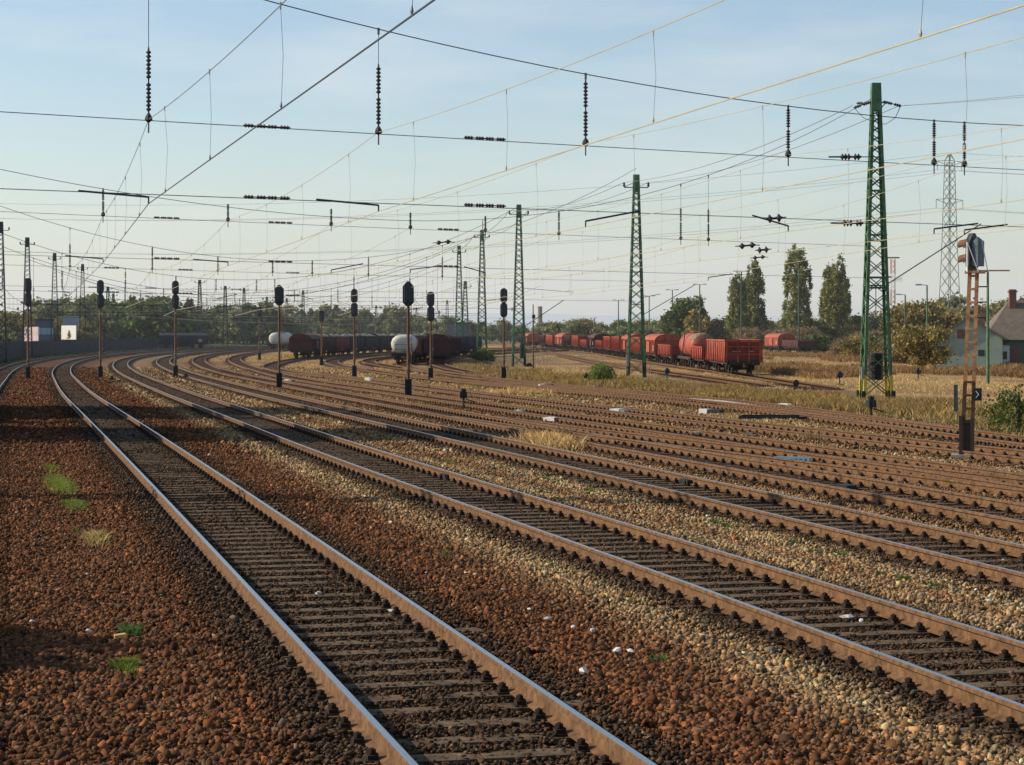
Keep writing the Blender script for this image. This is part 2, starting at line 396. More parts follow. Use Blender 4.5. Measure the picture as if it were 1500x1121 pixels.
def zone_col(X, Y):
    X = np.asarray(X, dtype=float); Y = np.asarray(Y, dtype=float)
    s = X-base(Y); n1 = fbm(X, Y, 2.2); n2 = fbm(X+40, Y*.6, 9.); n3 = fbm(X, Y, .7)
    c = np.broadcast_to(C_RED, X.shape+(3,)).copy()
    c = lerp(c, C_BRN, smooth((s-7)/6))
    # pale new ballast on the shoulders of the second and third tracks
    tan = np.maximum(np.exp(-((s-(off('T2', Y)-.75))/.55)**2), np.exp(-((s-(off('T2', Y)+G+.75))/.65)**2))
    tan = np.maximum(tan, 1.0*np.exp(-((s-(off('T3', Y)-.8))/.65)**2)); tan = np.maximum(tan, .5*np.exp(-((s-(off('T3', Y)+G+.7))/.5)**2))
    tan = np.maximum(tan, .75*np.exp(-((s-(off('T6', Y)-1.3))/.9)**2))
    tan = np.maximum(tan, .6*smooth((s-(off('T6', Y)+G+.3))/.8)*smooth((off('T7', Y)-.3-s)/.8))
    c = lerp(c, C_TAN, np.clip(tan*(.35+1.1*n1), 0, 1)*.85)
    # dry grass and soil islands between the sidings
    isl = smooth((Y-62)/14)*smooth((s-off('T3', Y)-1.8)/1.2)*smooth((n2-.50)/.12)
    c = lerp(c, C_DRY*.8, isl*.8)
    far = smooth((Y-120)/60)*smooth((s-14)/6)
    c = lerp(c, C_DIRT, far*.7)
    c = lerp(c, C_DRY, far*smooth((n2-.42)/.15)*.9)
    for k in MAIN:
        a, b = TR[k][0][0], TR[k][0][-1]
        ok = ((Y > a) & (Y < b)).astype(float); d = np.abs(s-off(k, Y)-G/2)
        bed = smooth((1.55-d)/.45)*ok
        cb = C_BED if k in ('T0', 'T1', 'T2', 'T3') else C_BED*1.35
        c = lerp(c, cb, bed*np.where(Y > 110, .75, .9))
    # beyond the fan: weeds, then the dry field
    e = edge_off(Y); w1 = smooth((s-e-.9)/1.2); fld = lerp(np.broadcast_to(C_OLI, c.shape), np.broadcast_to(C_DRY, c.shape), np.clip(smooth((s-e-7-7*n2)/4)*smooth((n2-.25)/.2)+.1, 0, 1))
    fld = lerp(fld, C_DIRT*.9, smooth((fbm(X+3, Y*.45, 6.)-.50)/.12)*.75); fld = lerp(fld, C_OLI, smooth((fbm(X, Y, 17)-.58)/.1)*.6)
    c = np.where((w1 > 0)[..., None], lerp(c, fld, w1), c) if False else c*(1-w1[..., None])+fld*w1[..., None]
    for k in ('R1', 'R2', 'R3'):
        xs = cx(k, Y); lo, hi = {'R1': RX, 'R2': RX2, 'R3': RX3}[k][0][0], {'R1': RX, 'R2': RX2, 'R3': RX3}[k][0][-1]
        bed = smooth((1.5-np.abs(X-xs))/.6)*((Y > lo) & (Y < hi)); c = lerp(c, C_DIRT*.8, bed*.6)
    # left verge
    lf = smooth((-7.0-s)/1.5)*smooth((Y-45)/30); c = lerp(c, C_GRN*(.8), lf*.9)
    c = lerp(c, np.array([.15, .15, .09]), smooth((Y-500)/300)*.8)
    return c*(.78+.44*n3)[..., None]
def bump_z(X, Y):
    s = X-base(Y); z = .0*X
    # low ballast shoulders between the near tracks, shallow troughs beside
    for a in ('T0', 'T1', 'T2', 'T3'):
        d = np.abs(s-off(a, Y)-G/2); z += .03*np.exp(-((d-1.7)/.4)**2)
    z += (fbm(X, Y, 1.3)-.5)*.07*(1-smooth((Y-60)/60))
    dd = np.min(np.stack([np.abs(s-off(a, Y)-G/2) for a in MAIN]), axis=0)
    return np.where(dd < 1.4, np.minimum(z, .0), z)
# ground sheet, non-uniform grid reaching the horizon
ys = np.concatenate([np.arange(-40, 8, 4.), np.arange(8, 80, .2), np.arange(80, 400, 1.), 400*1.05**np.arange(0, 76)])
xs_in = np.arange(-24, 26, .25); xl = -24-np.cumsum(.3*1.045**np.arange(0, 130)); xr = 26+np.cumsum(.3*1.045**np.arange(0, 130))
xs_ = np.concatenate([xl[::-1], xs_in, xr]); XX, YY = np.meshgrid(xs_, ys)
ZZ = zg(YY)+bump_z(XX, YY)-.012
nx, ny = len(xs_), len(ys); idx = np.arange(nx*ny).reshape(ny, nx)
F = np.stack([idx[:-1, :-1], idx[:-1, 1:], idx[1:, 1:], idx[1:, :-1]], -1).reshape(-1, 4)
M_GROUND = mat('yard ground', (1, 1, 1), .95, var=.45, scale=9, attr=True, spec=.15, bump=.8)
g = np_mesh('ground', np.stack([XX, YY, ZZ], -1).reshape(-1, 3), F, M_GROUND, zone_col(XX, YY).reshape(-1, 3)); tag(g, kind='structure')

# ------------------------------------------------------------------ ballast stones
phi = (1+5**.5)/2
ICO_V = np.array([(-1, phi, 0), (1, phi, 0), (-1, -phi, 0), (1, -phi, 0), (0, -1, phi), (0, 1, phi), (0, -1, -phi), (0, 1, -phi), (phi, 0, -1), (phi, 0, 1), (-phi, 0, -1), (-phi, 0, 1)])/1.9
ICO_F = np.array([(0, 11, 5), (0, 5, 1), (0, 1, 7), (0, 7, 10), (0, 10, 11), (1, 5, 9), (5, 11, 4), (11, 10, 2), (10, 7, 6), (7, 1, 8), (3, 9, 4), (3, 4, 2), (3, 2, 6), (3, 6, 8), (3, 8, 9), (4, 9, 5), (2, 4, 11), (6, 2, 10), (8, 6, 7), (9, 8, 1)])
CUB_V = np.array([(x, y, z) for x in (-1, 1) for y in (-1, 1) for z in (-1, 1)])*.62
CUB_F = np.array([(0, 1, 3), (0, 3, 2), (4, 6, 7), (4, 7, 5), (0, 4, 5), (0, 5, 1), (2, 3, 7), (2, 7, 6), (0, 2, 6), (0, 6, 4), (1, 5, 7), (1, 7, 3)])
def rot_mats(n):
    q = rng.normal(size=(n, 4)); q /= np.linalg.norm(q, axis=1)[:, None]; w_, x, y, z = q.T
    return np.stack([1-2*(y*y+z*z), 2*(x*y-z*w_), 2*(x*z+y*w_), 2*(x*y+z*w_), 1-2*(x*x+z*z), 2*(y*z-x*w_), 2*(x*z-y*w_), 2*(y*z+x*w_), 1-2*(x*x+y*y)], -1).reshape(n, 3, 3)
def scatter(Y0, Y1, dens):
    n = int(.29*(Y1**2-Y0**2)*dens); Y = np.sqrt(rng.uniform(Y0**2, Y1**2, n)); X = rng.uniform(-.29, .29, n)*Y
    return X, Y
def stones(Y0, Y1, dens, size, VV, FF, name, label):
    X, Y = scatter(Y0, Y1, dens); s = X-base(Y); Yall, sall = Y, s
    keep = np.ones(len(X), bool); inbed = np.zeros(len(X), bool)
    for k in TR:
        a, b = TR[k][0][0], TR[k][0][-1]; o = s-off(k, Y)-G/2; act = (Y > a) & (Y < b)
        keep &= ~(act & (np.abs(np.abs(o)-G/2) < .10)); inbed |= act & (np.abs(o) < 1.35)
    keep &= (s < edge_off(Y)+1.5+rng.random(len(s))*2)
    X, Y, inbed = X[keep], Y[keep], inbed[keep]; n = len(X)
    # inside the beds stones are smaller and mostly keep off the sleeper tops
    oo = np.full(len(keep), 9.)
    for k in TR:
        a, b = TR[k][0][0], TR[k][0][-1]; act = (Yall > a) & (Yall < b); oo = np.where(act, np.minimum(oo, np.abs(sall-off(k, Yall)-G/2)), oo)
    oo = oo[keep]; inside = oo < G/2; bury = (oo > .84) & (oo < 1.5)
    sz = size*np.where(inside, .72, np.where(bury, .85, 1))*rng.uniform(.4, 1.3, n)*np.where(rng.random(n) < .07, 1.45, 1)
    sc3 = np.stack([rng.uniform(.8, 1.6, n), rng.uniform(.65, 1.1, n), rng.uniform(.4, .9, n)], -1)
    V = VV[None]*(1+rng.uniform(-.36, .36, (n, len(VV), 1)))*sc3[:, None]*sz[:, None, None]*.5
    V = np.einsum('nij,nkj->nki', rot_mats(n), V)
    V[:, :, 2] *= np.where(inbed, .8, .95)[:, None]
    z = zg(Y)+bump_z(X, Y)+sz*.12+rng.uniform(-.3, .45, n)*sz*.6+np.where(inbed, -.004, 0)
    cover = fbm(X+9, Y, 1.1)+.25*(X-base(Y) < 1.6)
    z = np.where(inside, zr(Y)-.183+rng.uniform(-.035, .020, n)+.020*(cover > .86)-.010*(cover < .45), z)
    z = np.where(bury, zr(Y)-.178+(.035*smooth((oo-.86)/.35))*(cover > .38)+rng.uniform(-.05, .02, n), z)
    V += np.stack([X, Y, z], -1)[:, None]
    c = zone_col(X, Y); c = np.where(inbed[:, None], c*1.2, c*1.12)
    light = rng.random(n); t = np.clip(rng.lognormal(-.06, .38, n), .35, 2.4); c = c*t[:, None]
    c = np.where((light > .955)[:, None], c*1.1+np.array([.09, .07, .045]), c); c = np.where((light < .13)[:, None], c*.5, c)
    hue = rng.normal(0, .12, n); c[:, 0] *= 1+hue; c[:, 2] *= 1-hue
    c = np.clip(c, .004, .6)
    Fa = (FF[None]+(np.arange(n)*len(VV))[:, None, None]).reshape(-1, 3)
    o = np_mesh(name, V.reshape(-1, 3), Fa, M_STONE, np.repeat(c, len(VV), 0)); tag(o, label, 'ballast', kind='stuff')
stones(12, 20, 1200, .060, CUB_V, CUB_F, 'ballast_stones', 'reddish brown ballast stones in the foreground around the nearest track')
stones(20, 32, 850, .056, CUB_V, CUB_F, 'ballast_stones', 'brown and tan ballast stones between the second and third tracks')
stones(32, 50, 420, .062, CUB_V, CUB_F, 'ballast_stones', 'brown ballast stones in the middle distance among the rusty tracks')
stones(50, 90, 110, .088, CUB_V, CUB_F, 'ballast_stones', 'small brown ballast stones further away near the signal posts')
stones(90, 135, 45, .12, CUB_V, CUB_F, 'ballast_stones', 'specks of ballast stone around the feet of the signal posts')
stones(135, 200, 11, .17, CUB_V, CUB_F, 'ballast_stones', 'specks of ballast stone far down the curving tracks')

# ------------------------------------------------------------------ grass and weeds
def blades(name, X, Y, h, wd, m, c, label=None, lean=.35, parent=None, z0=None, nb=1):
    n = len(X); a = rng.uniform(0, math.pi*2, n); wdt = wd*rng.uniform(.6, 1.3, n); hh = h*rng.uniform(.45, 1.2, n)
    dx, dy = np.cos(a)*wdt/2, np.sin(a)*wdt/2; z = (zg(Y)+bump_z(X, Y)-.02) if z0 is None else np.full(n, z0)
    lx, ly = rng.normal(0, lean, n)*hh, rng.normal(0, lean, n)*hh
    V = np.stack([np.stack([X-dx, Y-dy, z], -1), np.stack([X+dx, Y+dy, z], -1), np.stack([X+lx*.4+dx*.6, Y+ly*.4+dy*.6, z+hh*.6], -1), np.stack([X+lx, Y+ly, z+hh], -1)], 1)
    Fq = (np.array([(0, 1, 2), (0, 2, 3)])[None]+(np.arange(n)*4)[:, None, None]).reshape(-1, 3)
    cc = np.clip(rng.normal(1, .25, (n, 1))*c, .02, 2.5)
    o = np_mesh(name, V.reshape(-1, 3), Fq, m, np.repeat(cc, 4, 0), parent)
    if label: tag(o, label, 'grass', kind='stuff')
    return o
def field(n, Y0, Y1, umin, umax, cond):
    Y = np.exp(rng.uniform(math.log(Y0), math.log(Y1), n)); X = rng.uniform(umin, umax, n)*Y; k = cond(X, Y); return X[k], Y[k]
def d_tracks(X, Y):
    s = X-base(Y); d = np.full(X.shape, 99.)
    for k in TR:
        act = (Y > TR[k][0][0]) & (Y < TR[k][0][-1]); d = np.where(act, np.minimum(d, np.abs(s-off(k, Y)-G/2)), d)
    for k, q in (('R1', RX), ('R2', RX2), ('R3', RX3)):
        act = (Y > q[0][0]) & (Y < q[0][-1]); d = np.where(act, np.minimum(d, np.abs(X-cx(k, Y))), d)
    return d
one = np.ones(3)
# olive weed strip
def c1(X, Y):
    s = X-base(Y)-edge_off(Y); n2 = fbm(X, Y, 5); return (s > 1.3) & (s < 4.5+8.5*n2) & (d_tracks(X, Y) > 1.4) & (rng.random(len(X)) < .08+1.1*smooth((fbm(X, Y*.5, 3.2)-.38)/.2))
X, Y = field(480000, 52, 230, -.03, .29, c1)
hh = .30+.35*fbm(X, Y, 4)
blades('weed_strip', X, Y, hh*.72, .014+.00025*Y, M_BLADEO, np.stack([.7+.6*fbm(X, Y, 6), .68+.5*fbm(X, Y, 6), .7+.2*X*0], -1), 'strip of olive green weeds between the rusty tracks and the dry field')
# dry field
def c2(X, Y):
    s = X-base(Y)-edge_off(Y); return (s > 8) & (d_tracks(X, Y) > .8) & (rng.random(len(X)) < .05+1.1*smooth((fbm(X+40, Y*.4, 9.)-.42)/.16))
X, Y = field(420000, 80, 480, -.02, .29, c2)
blades('dry_field_grass', X, Y, .08+.16*fbm(X, Y, 7), .012+.00022*Y, M_BLADED, np.stack([.8+.3*fbm(X, Y, 5)]*3, -1), 'dry straw coloured grass covering the field beside the red wagons')
def c5(X, Y):
    s = X-base(Y)-edge_off(Y); return (s > 14) & (X > 22) & (d_tracks(X, Y) > 1.5) & (fbm(X+11, Y*.35, 8.) > .46)
X, Y = field(150000, 150, 330, .09, .29, c5)
blades('back_weeds', X, Y, .25+.6*fbm(X, Y, 6), .02+.0003*Y, M_BLADEO, np.stack([.75+.35*fbm(X, Y, 9), .6+.3*fbm(X, Y, 9), .65+.2*X*0], -1), 'brown and olive weeds at the back of the field before the bushes')
# dry tufts among the sidings
def c3(X, Y):
    s = X-base(Y); return (s > off('T3', Y)+2.2) & (s < edge_off(Y)) & (d_tracks(X, Y) > 1.15) & (fbm(X+40, Y*.6, 9.) > .50) & (fbm(X, Y, 1.5) > .40)
X, Y = field(160000, 66, 330, -.22, .2, c3)
blades('siding_grass', X, Y, .14, .02+.0004*Y, M_BLADED, np.stack([.75+.2*fbm(X, Y, 5)]*3, -1)*np.array([.9, .9, .8]), 'low dry grass growing between the rusty sidings')
# left verge
def c4(X, Y):
    s = X-base(Y); return (s < -7.2) & (s > -14)
X, Y = field(40000, 120, 520, -.29, -.05, c4)
blades('verge_grass', X, Y, .35, .05+.0008*Y, M_BLADEG, np.stack([.6+.2*X*0]*3, -1), 'green grass verge along the foot of the grey concrete fence')
def tuft(x, y, rx, n, h, m, c, name, label, cat='grass', wd=.012, group=None, ry=None):
    X0, Y0, Z0 = gp(x, y); k = rx*Y0/FPX; ky = (ry or rx*.5)*Y0*Y0/(FPX*3.0)
    r = np.clip(np.abs(rng.normal(0, .5, n)), 0, 1.7); a = rng.random(n)*6.283
    X = X0+r*np.cos(a)*k; Y = Y0+r*np.sin(a)*ky
    X = X-(Y-Y0)*.27
    o = blades(name, X-X0, Y-Y0, h*np.clip(1.1-.6*r, .3, 1), wd, m, np.array(c)*one, None, .5, None, -.01)
    o.location = (X0, Y0, Z0+float(bump_z(np.array([X0]), np.array([Y0]))[0])); tag(o, label, cat, group)
    return o
tuft(90, 714, 30, 9000, .11, M_BLADEG, (1.5, 1.3, .8), 'grass_patch', 'largest bright green grass patch on red ballast left of the nearest track', ry=22)
tuft(110, 743, 24, 3800, .10, M_BLADEG, (1.2, 1.15, .8), 'grass_patch', 'green grass patch just below the largest one left of the nearest track')
tuft(76, 688, 20, 2000, .08, M_BLADEG, (1.3, 1.1, .6), 'grass_patch', 'small yellowish green grass patch above the largest one')
tuft(112, 778, 12, 260, .07, M_BLADEG, (.7, .85, .6), 'grass_patch', 'tiny green sprig on red ballast below the grass patches')
tuft(140, 795, 30, 420, .16, M_BLADED, (.7, .75, .6), 'dry_grass_patch', 'thin dry straw patch left of the nearest track')
tuft(192, 930, 16, 240, .13, M_BLADEG, (.55, .8, .7), 'grass_tuft', 'spiky grey green tuft beside the wooden block')
tuft(186, 985, 22, 2200, .10, M_BLADEG, (1.3, 1.25, .6), 'grass_tuft', 'bright green tuft at the lower left of the foreground')
tuft(208, 650, 14, 500, .12, M_BLADEG, (.5, .6, .4), 'grass_tuft', 'shaded green tuft between the rails of the nearest track')
tuft(35, 577, 6, 300, .15, M_BLADEG, (.9, .9, .5), 'grass_tuft', 'small green tuft right of the leftmost curving track')
tuft(652, 816, 12, 240, .08, M_BLADEG, (.55, .75, .5), 'grass_tuft', 'green tuft in the ballast left of the second track')
tuft(970, 972, 16, 260, .09, M_BLADEG, (.6, .8, .6), 'grass_tuft', 'green tuft low in the ballast between nearest and second tracks')
for (x, y, lb) in ((1045, 772, 'green weed clump leftmost of those between second and third tracks'), (1065, 777, 'green weed clump beside the leftmost one between second and third tracks'), (1162, 802, 'grey green weed clump between second and third tracks, left of centre'), (1198, 817, 'grey green weed clump second from left between second and third tracks'), (1234, 821, 'low grey green weed clump between second and third tracks, in line'), (1292, 848, 'pale spiky weed clump right of the others between second and third tracks'), (1325, 857, 'green weed clump near the right edge between second and third tracks'), (1370, 868, 'rightmost green weed clump between second and third tracks')):
    tuft(x, y, 9, 160, .09, M_BLADEG, (.5, .72, .6), 'weed_clump', lb)
for (x, y, lb) in ((800, 706, 'green weed in the ballast right in front of the third track'), (865, 724, 'small green weed below the dry grass patch'), (655, 683, 'green weed close behind the second track'), (470, 618, 'small green weed beyond the second track, left of the tall thin post')):
    tuft(x, y, 9, 200, .10, M_BLADEG, (.6, .8, .5), 'weed_clump', lb)
def big_tuft(x0, x1, y, n, h, m, c, name, label, wd=.02):
    Y0 = gz(y); xa, xb = px2(x0, Y0), px2(x1, Y0); r = rng.normal(0, .33, n); X = (xa+xb)/2+np.clip(r, -1, 1)*(xb-xa)/2; Y = Y0+rng.normal(0, 1.0, n)
    k = d_tracks(X, Y) > .95; X, Y = X[k], Y[k]; hh = h*(.45+.7*vnoise(X, Y, .6))
    o = blades(name, X-(xa+xb)/2, Y-Y0, hh, wd, m, np.array(c)*one, None, .35, None, -.03); o.location = ((xa+xb)/2, Y0, float(zg(Y0))); tag(o, label, 'grass'); return o
big_tuft(745, 905, 655, 5200, .42, M_BLADED, (1.05, 1.0, .9), 'dry_grass_patch', 'golden dry grass patch between the tracks in the middle of the yard')
big_tuft(1165, 1262, 645, 3400, .42, M_BLADEO, (.85, .9, .9), 'weed_patch', 'olive weed patch between rusty tracks left of the orange lattice signal')
big_tuft(690, 830, 577, 3000, .35, M_BLADED, (1.0, .95, .85), 'dry_grass_patch', 'dry grass patch behind the rusty tracks near the small white blocks', .035)
big_tuft(400, 470, 524, 1500, .6, M_BLADED, (.85, .9, .7), 'dry_grass_patch', 'dry grass patch in front of the dark wagon train', .08)
# ------------------------------------------------------------------ lattice masts
def mast_mb(Ht, wb, wt, pan=1.25, leg=.072, feet=True):
    """returns dict of meshes built around the origin, standing on z=0"""
    L = MB(); B = MB(); T = MB(); Fm = MB(); hs = []
    z = 0
    def hw(z): return (wb+(wt-wb)*min(1, z/(Ht)))/2
    ztop = Ht-1.3
    for sx in (-1, 1):
        for sy in (-1, 1):
            for k in range(12):
                z0 = .0+ztop*k/12; z1 = ztop*(k+1)/12; a, b = hw(z0), hw(z1)
                for (ox, oy, lx, ly) in ((0, 0, leg*2, leg*.35), (0, 0, leg*.35, leg*2)):
                    xa0, ya0, xb0, yb0 = sx*a, sy*a, sx*b, sy*b
                    vs = [(xa0, ya0, z0), (xa0-sx*lx, ya0, z0), (xa0-sx*lx, ya0-sy*ly, z0), (xa0, ya0-sy*ly, z0), (xb0, yb0, z1), (xb0-sx*lx, yb0, z1), (xb0-sx*lx, yb0-sy*ly, z1), (xb0, yb0-sy*ly, z1)]
                    (Fm if (feet and k == 0) else L).add(vs, [(0, 3, 2, 1), (4, 5, 6, 7), (0, 1, 5, 4), (1, 2, 6, 5), (2, 3, 7, 6), (3, 0, 4, 7)])
    z = .15
    while z < ztop-.3:
        h = max(.42, hw(z)*1.55); z1 = min(z+h, ztop); a, b = hw(z)-.02, hw(z1)-.02
        for ax in (0, 1):
            for s in (-1, 1):
                for (p, q) in ((-1, 1), (1, -1)):
                    P0 = (p*a, s*a, z) if ax == 0 else (s*a, p*a, z); P1 = (q*b, s*b, z1) if ax == 0 else (s*b, q*b, z1)
                    B.bar(P0, P1, .032, 4)
        z = z1
    for zz in (Ht*.36, Ht*.52, Ht*.66):
        a = hw(zz)
        for s in (-1, 1): B.bar((-a, s*a, zz), (a, s*a, zz), .035); B.bar((s*a, -a, zz), (s*a, a, zz), .035)
    a, b = hw(ztop)+.01, hw(Ht)+.01
    T.add([(-a, -a, ztop-.05), (a, -a, ztop-.05), (a, a, ztop-.05), (-a, a, ztop-.05), (-b, -b, Ht), (b, -b, Ht), (b, b, Ht), (-b, b, Ht)], [(0, 3, 2, 1), (4, 5, 6, 7), (0, 1, 5, 4), (1, 2, 6, 5), (2, 3, 7, 6), (3, 0, 4, 7)])
    return L, B, T, Fm
def ins_mb(L, r, n=9, a=(0, 0, 0), d=(0, 0, 1), seg=8):
    """string of porcelain sheds of length L, in two halves"""
    mb = MB(); prof = [(0, r*.3), (L*.04, r*.35)]; st = (L*.92)/n
    for i in range(n):
        h = L*.04+st*i
        if i == n//2: prof += [(h, r*.28), (h+st*.85, r*.28)]; continue
        prof += [(h, r*.35), (h+st*.3, r), (h+st*.55, r*.9), (h+st*.9, r*.35)]
    prof += [(L, r*.3)]; mb.lathe(prof, seg, a, d); return mb
def arm_top(mb, imb, wmb, zt, w=1.0):
    mb.bar((-w, 0, zt-1.0), (w, 0, zt-1.0), .05); mb.bar((-w, 0, zt-1.0), (0, 0, zt-.5), .03)
    for s in (-1, 1):
        imb.lathe([(0, .05), (.05, .11), (.12, .1), (.16, .05), (.2, .1), (.3, .08), (.34, .03)], 8, (s*w, 0, zt-.95), (0, 0, 1))
def make_mast(name, label, loc, Ht=16.4, wb=1.35, wt=.42, rz=0, body=None, big=False, group='green lattice masts along the right of the yard', arms=True):
    root = empty(name, loc, rz); tag(root, label, 'lattice mast', group); body = body or M_GREEN
    L, B, T, Fm = mast_mb(Ht, wb, wt)
    L.build('corner_legs', body, root); B.build('cross_bracing', body, root); T.build('top_casing', body, root)
    if big:
        fo = Fm.build('painted_foot', [M_YEL], root)
        k = MB()
        for sx in (-1, 1):
            for sy in (-1, 1): k.box(sx*wb/2-.09, sx*wb/2+.09, sy*wb/2-.09, sy*wb/2+.09, -.3, .42)
        k.build('footing', M_BLACK, root)
    else: Fm.build('painted_foot', M_BLACK, root)
    if arms:
        a = MB(); i = MB(); arm_top(a, i, None, Ht, .95 if not big else .1)
        if not big: a.build('cross_arm', M_DARKM, root); i.build('insulator', M_INS, root)
        else:
            a = MB(); a.bar((-.25, 0, Ht-.95), (.55, 0, Ht-.95), .045); a.bar((0, 0, Ht-1.5), (.5, 0, Ht-.95), .035)
            a.build('cross_arm', M_GREEN, root)
            for (p, q) in (((-.2, 0, Ht-.9), (-1.15, -.4, Ht-1.25)), ((-.2, 0, Ht-.95), (-.9, .3, Ht-.95)), ((.35, 0, Ht-.9), (1.3, .2, Ht-1.1))):
                P = Vector(p); Q = Vector(q); ins_mb((Q-P).length, .085, 8, P, Q-P).build('insulator', M_INS, root)
            j = MB(); j.tube([(-1.1, -.3, Ht-1.25), (-.7, -.5, Ht-1.75), (-.2, -.5, Ht-1.95), (.2, -.4, Ht-1.7)], .018); j.tube([(1.25, .2, Ht-1.1), (.95, 0, Ht-1.7), (.5, 0, Ht-2.0), (.2, 0, Ht-2.0)], .018); j.build('jumper_cable', M_WIRE, root)
    return root
def mast_at(x, y, top, label, **kw):
    X0, Y0, Z0 = gp(x, y); Ht = zat(top, Y0)-Z0; return make_mast('lattice_mast', label, (X0, Y0, Z0), Ht=Ht, **kw), (X0, Y0, Z0, Ht)
m1, P1 = mast_at(1283, 585, 122, 'tallest green lattice mast on the right with yellow painted feet', wb=1.45, wt=.42, big=True, rz=.0)
m2, P2 = mast_at(932, 553, 256, 'green lattice mast in front of the red wagons', wb=1.45, wt=.45, rz=.05)
m3, P3 = mast_at(760, 538, 300, 'green lattice mast just right of the thin signal, with black balance weight', wb=1.4, wt=.45, rz=.08)
m4, P4 = mast_at(706, 527, 337, 'green lattice mast with a dark spike on top, left of the grassy bank', wb=1.4, wt=.45, rz=.1)
m5, P5 = mast_at(672.5, 522, 360, 'front one of the two overlapping green lattice masts beside the maroon wagon', wb=1.4, wt=.5, rz=.1)
m6, P6 = mast_at(681.5, 518, 412, 'rear one of the two overlapping green lattice masts beside the maroon wagon', wb=1.5, wt=.5, rz=.1)
s_ = MB(); s_.bar((.1, 0, P4[3]-.5), (.1, 0, P4[3]+1.3), .05); s_.build('top_spike', M_DARKM, m4)
# balance weights and small boxes on the masts
wmb = MB()
for k in range(9): wmb.lathe([(0, .36), (.12, .36), (.125, .30), (.14, .30)], 14, (0, 0, .95+k*.145), (0, 0, 1))
wmb.bar((0, 0, 2.2), (0, 0, 5.5), .02); wmb.build('balance_weight', M_BLACK, m1)
b_ = MB(); b_.box(-.86, -.72, -.9, -.75, 1.0, 1.6); b_.build('switch_box', M_CONC, m1)
b_ = MB()
for zz in (7.7, 5.9, 5.4): b_.box(-.45, .45, -.5, -.45, zz, zz+.10)
b_.box(.4, .75, -.1, .1, 5.95, 6.02); b_.box(.4, 1.15, -.05, .05, 6.9, 6.96); b_.build('bracket', M_GREEN, m1)
b_ = MB(); b_.lathe([(0, .2), (1.4, .2)], 10, (.25, -.4, .9)); b_.bar((.25, -.4, 2.3), (.25, -.4, 4.5), .02); b_.build('balance_weight', M_BLACK, m3)
b_ = MB(); b_.lathe([(0, .35), (.06, .35)], 12, (1.0, -.6, .1), (0, -1, 0)); b_.build('round_plate', M_BLACK, m3)
b_ = MB(); b_.box(-.85, -.65, -.75, -.6, .9, 1.8); b_.build('switch_box', M_CONC, m2)
b_ = MB(); b_.bar((.4, 0, 6.2), (1.9, .1, 6.5), .03); b_.bar((.4, 0, 3.2+1.6), (4.6, .3, 7.2), .035); b_.build('bracket_arm', M_DARKM, m2)
b_ = MB(); b_.bar((.5, 0, 5.6), (5.2, .2, 8.6), .035); b_.build('bracket_arm', M_DARKM, m1)
b_ = MB(); b_.bar((.4, 0, 4.0), (4.6, .2, 6.8), .05); b_.bar((.4, 0, 8.0), (5.6, .2, 7.6), .03); b_.build('bracket_arm', M_DARKM, m3)

# masts left of the yard and far away
far_masts = []
LM = [(1, 541, 325, 'dark lattice mast cut by the left edge of the photo'), (40, 0, 348, 'second dark lattice mast from the left, behind the double signal'), (80, 0, 371, 'third dark lattice mast from the left beside the white billboard'), (121, 0, 387, 'fourth dark lattice mast from the left, right of the white billboard')]
for i, (x, yb, top, lb) in enumerate(LM):
    Y0 = [240, 283, 338, 392][i]; X0 = px2(x, Y0); Z0 = float(zg(Y0)); Ht = zat(top, Y0)-Z0
    far_masts.append((X0, Y0, Z0, Ht))
    make_mast('lattice_mast', lb, (X0, Y0, Z0), Ht=Ht, wb=1.5, wt=.55, body=M_DARKM, group='dark lattice masts along the left of the yard', rz=.2)
FM = [(158, 420, 560), (166, 430, 600), (209, 436, 620), (249, 438, 640), (292.5, 410, 470), (330, 419, 520), (357.5, 422, 560), (391, 435, 640), (303, 452, 700), (444, 425, 600), (420, 437, 660), (551, 448, 700), (573, 455, 760), (610, 452, 740), (643, 455, 760), (655, 440, 620), (498, 452, 730), (530, 458, 800), (628, 462, 850)]
proto = None
for i, (x, top, Y0) in enumerate(FM):
    X0 = px2(x, Y0); Z0 = float(zg(Y0)); Ht = zat(top, Y0)-Z0
    if proto is None:
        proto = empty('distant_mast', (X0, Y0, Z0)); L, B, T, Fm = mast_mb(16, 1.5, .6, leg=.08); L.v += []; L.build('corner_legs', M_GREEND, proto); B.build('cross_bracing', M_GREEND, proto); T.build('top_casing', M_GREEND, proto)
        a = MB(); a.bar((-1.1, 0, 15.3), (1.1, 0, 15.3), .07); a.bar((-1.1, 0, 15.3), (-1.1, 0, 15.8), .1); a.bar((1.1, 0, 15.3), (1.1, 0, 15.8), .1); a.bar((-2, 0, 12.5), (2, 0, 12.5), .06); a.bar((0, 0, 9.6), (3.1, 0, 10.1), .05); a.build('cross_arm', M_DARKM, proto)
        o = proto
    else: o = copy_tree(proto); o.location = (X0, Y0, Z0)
    o.scale = (1, 1, Ht/16); tag(o, 'small distant lattice mast among the faraway overhead wires', 'lattice mast', 'distant lattice masts at the far end of the yard')

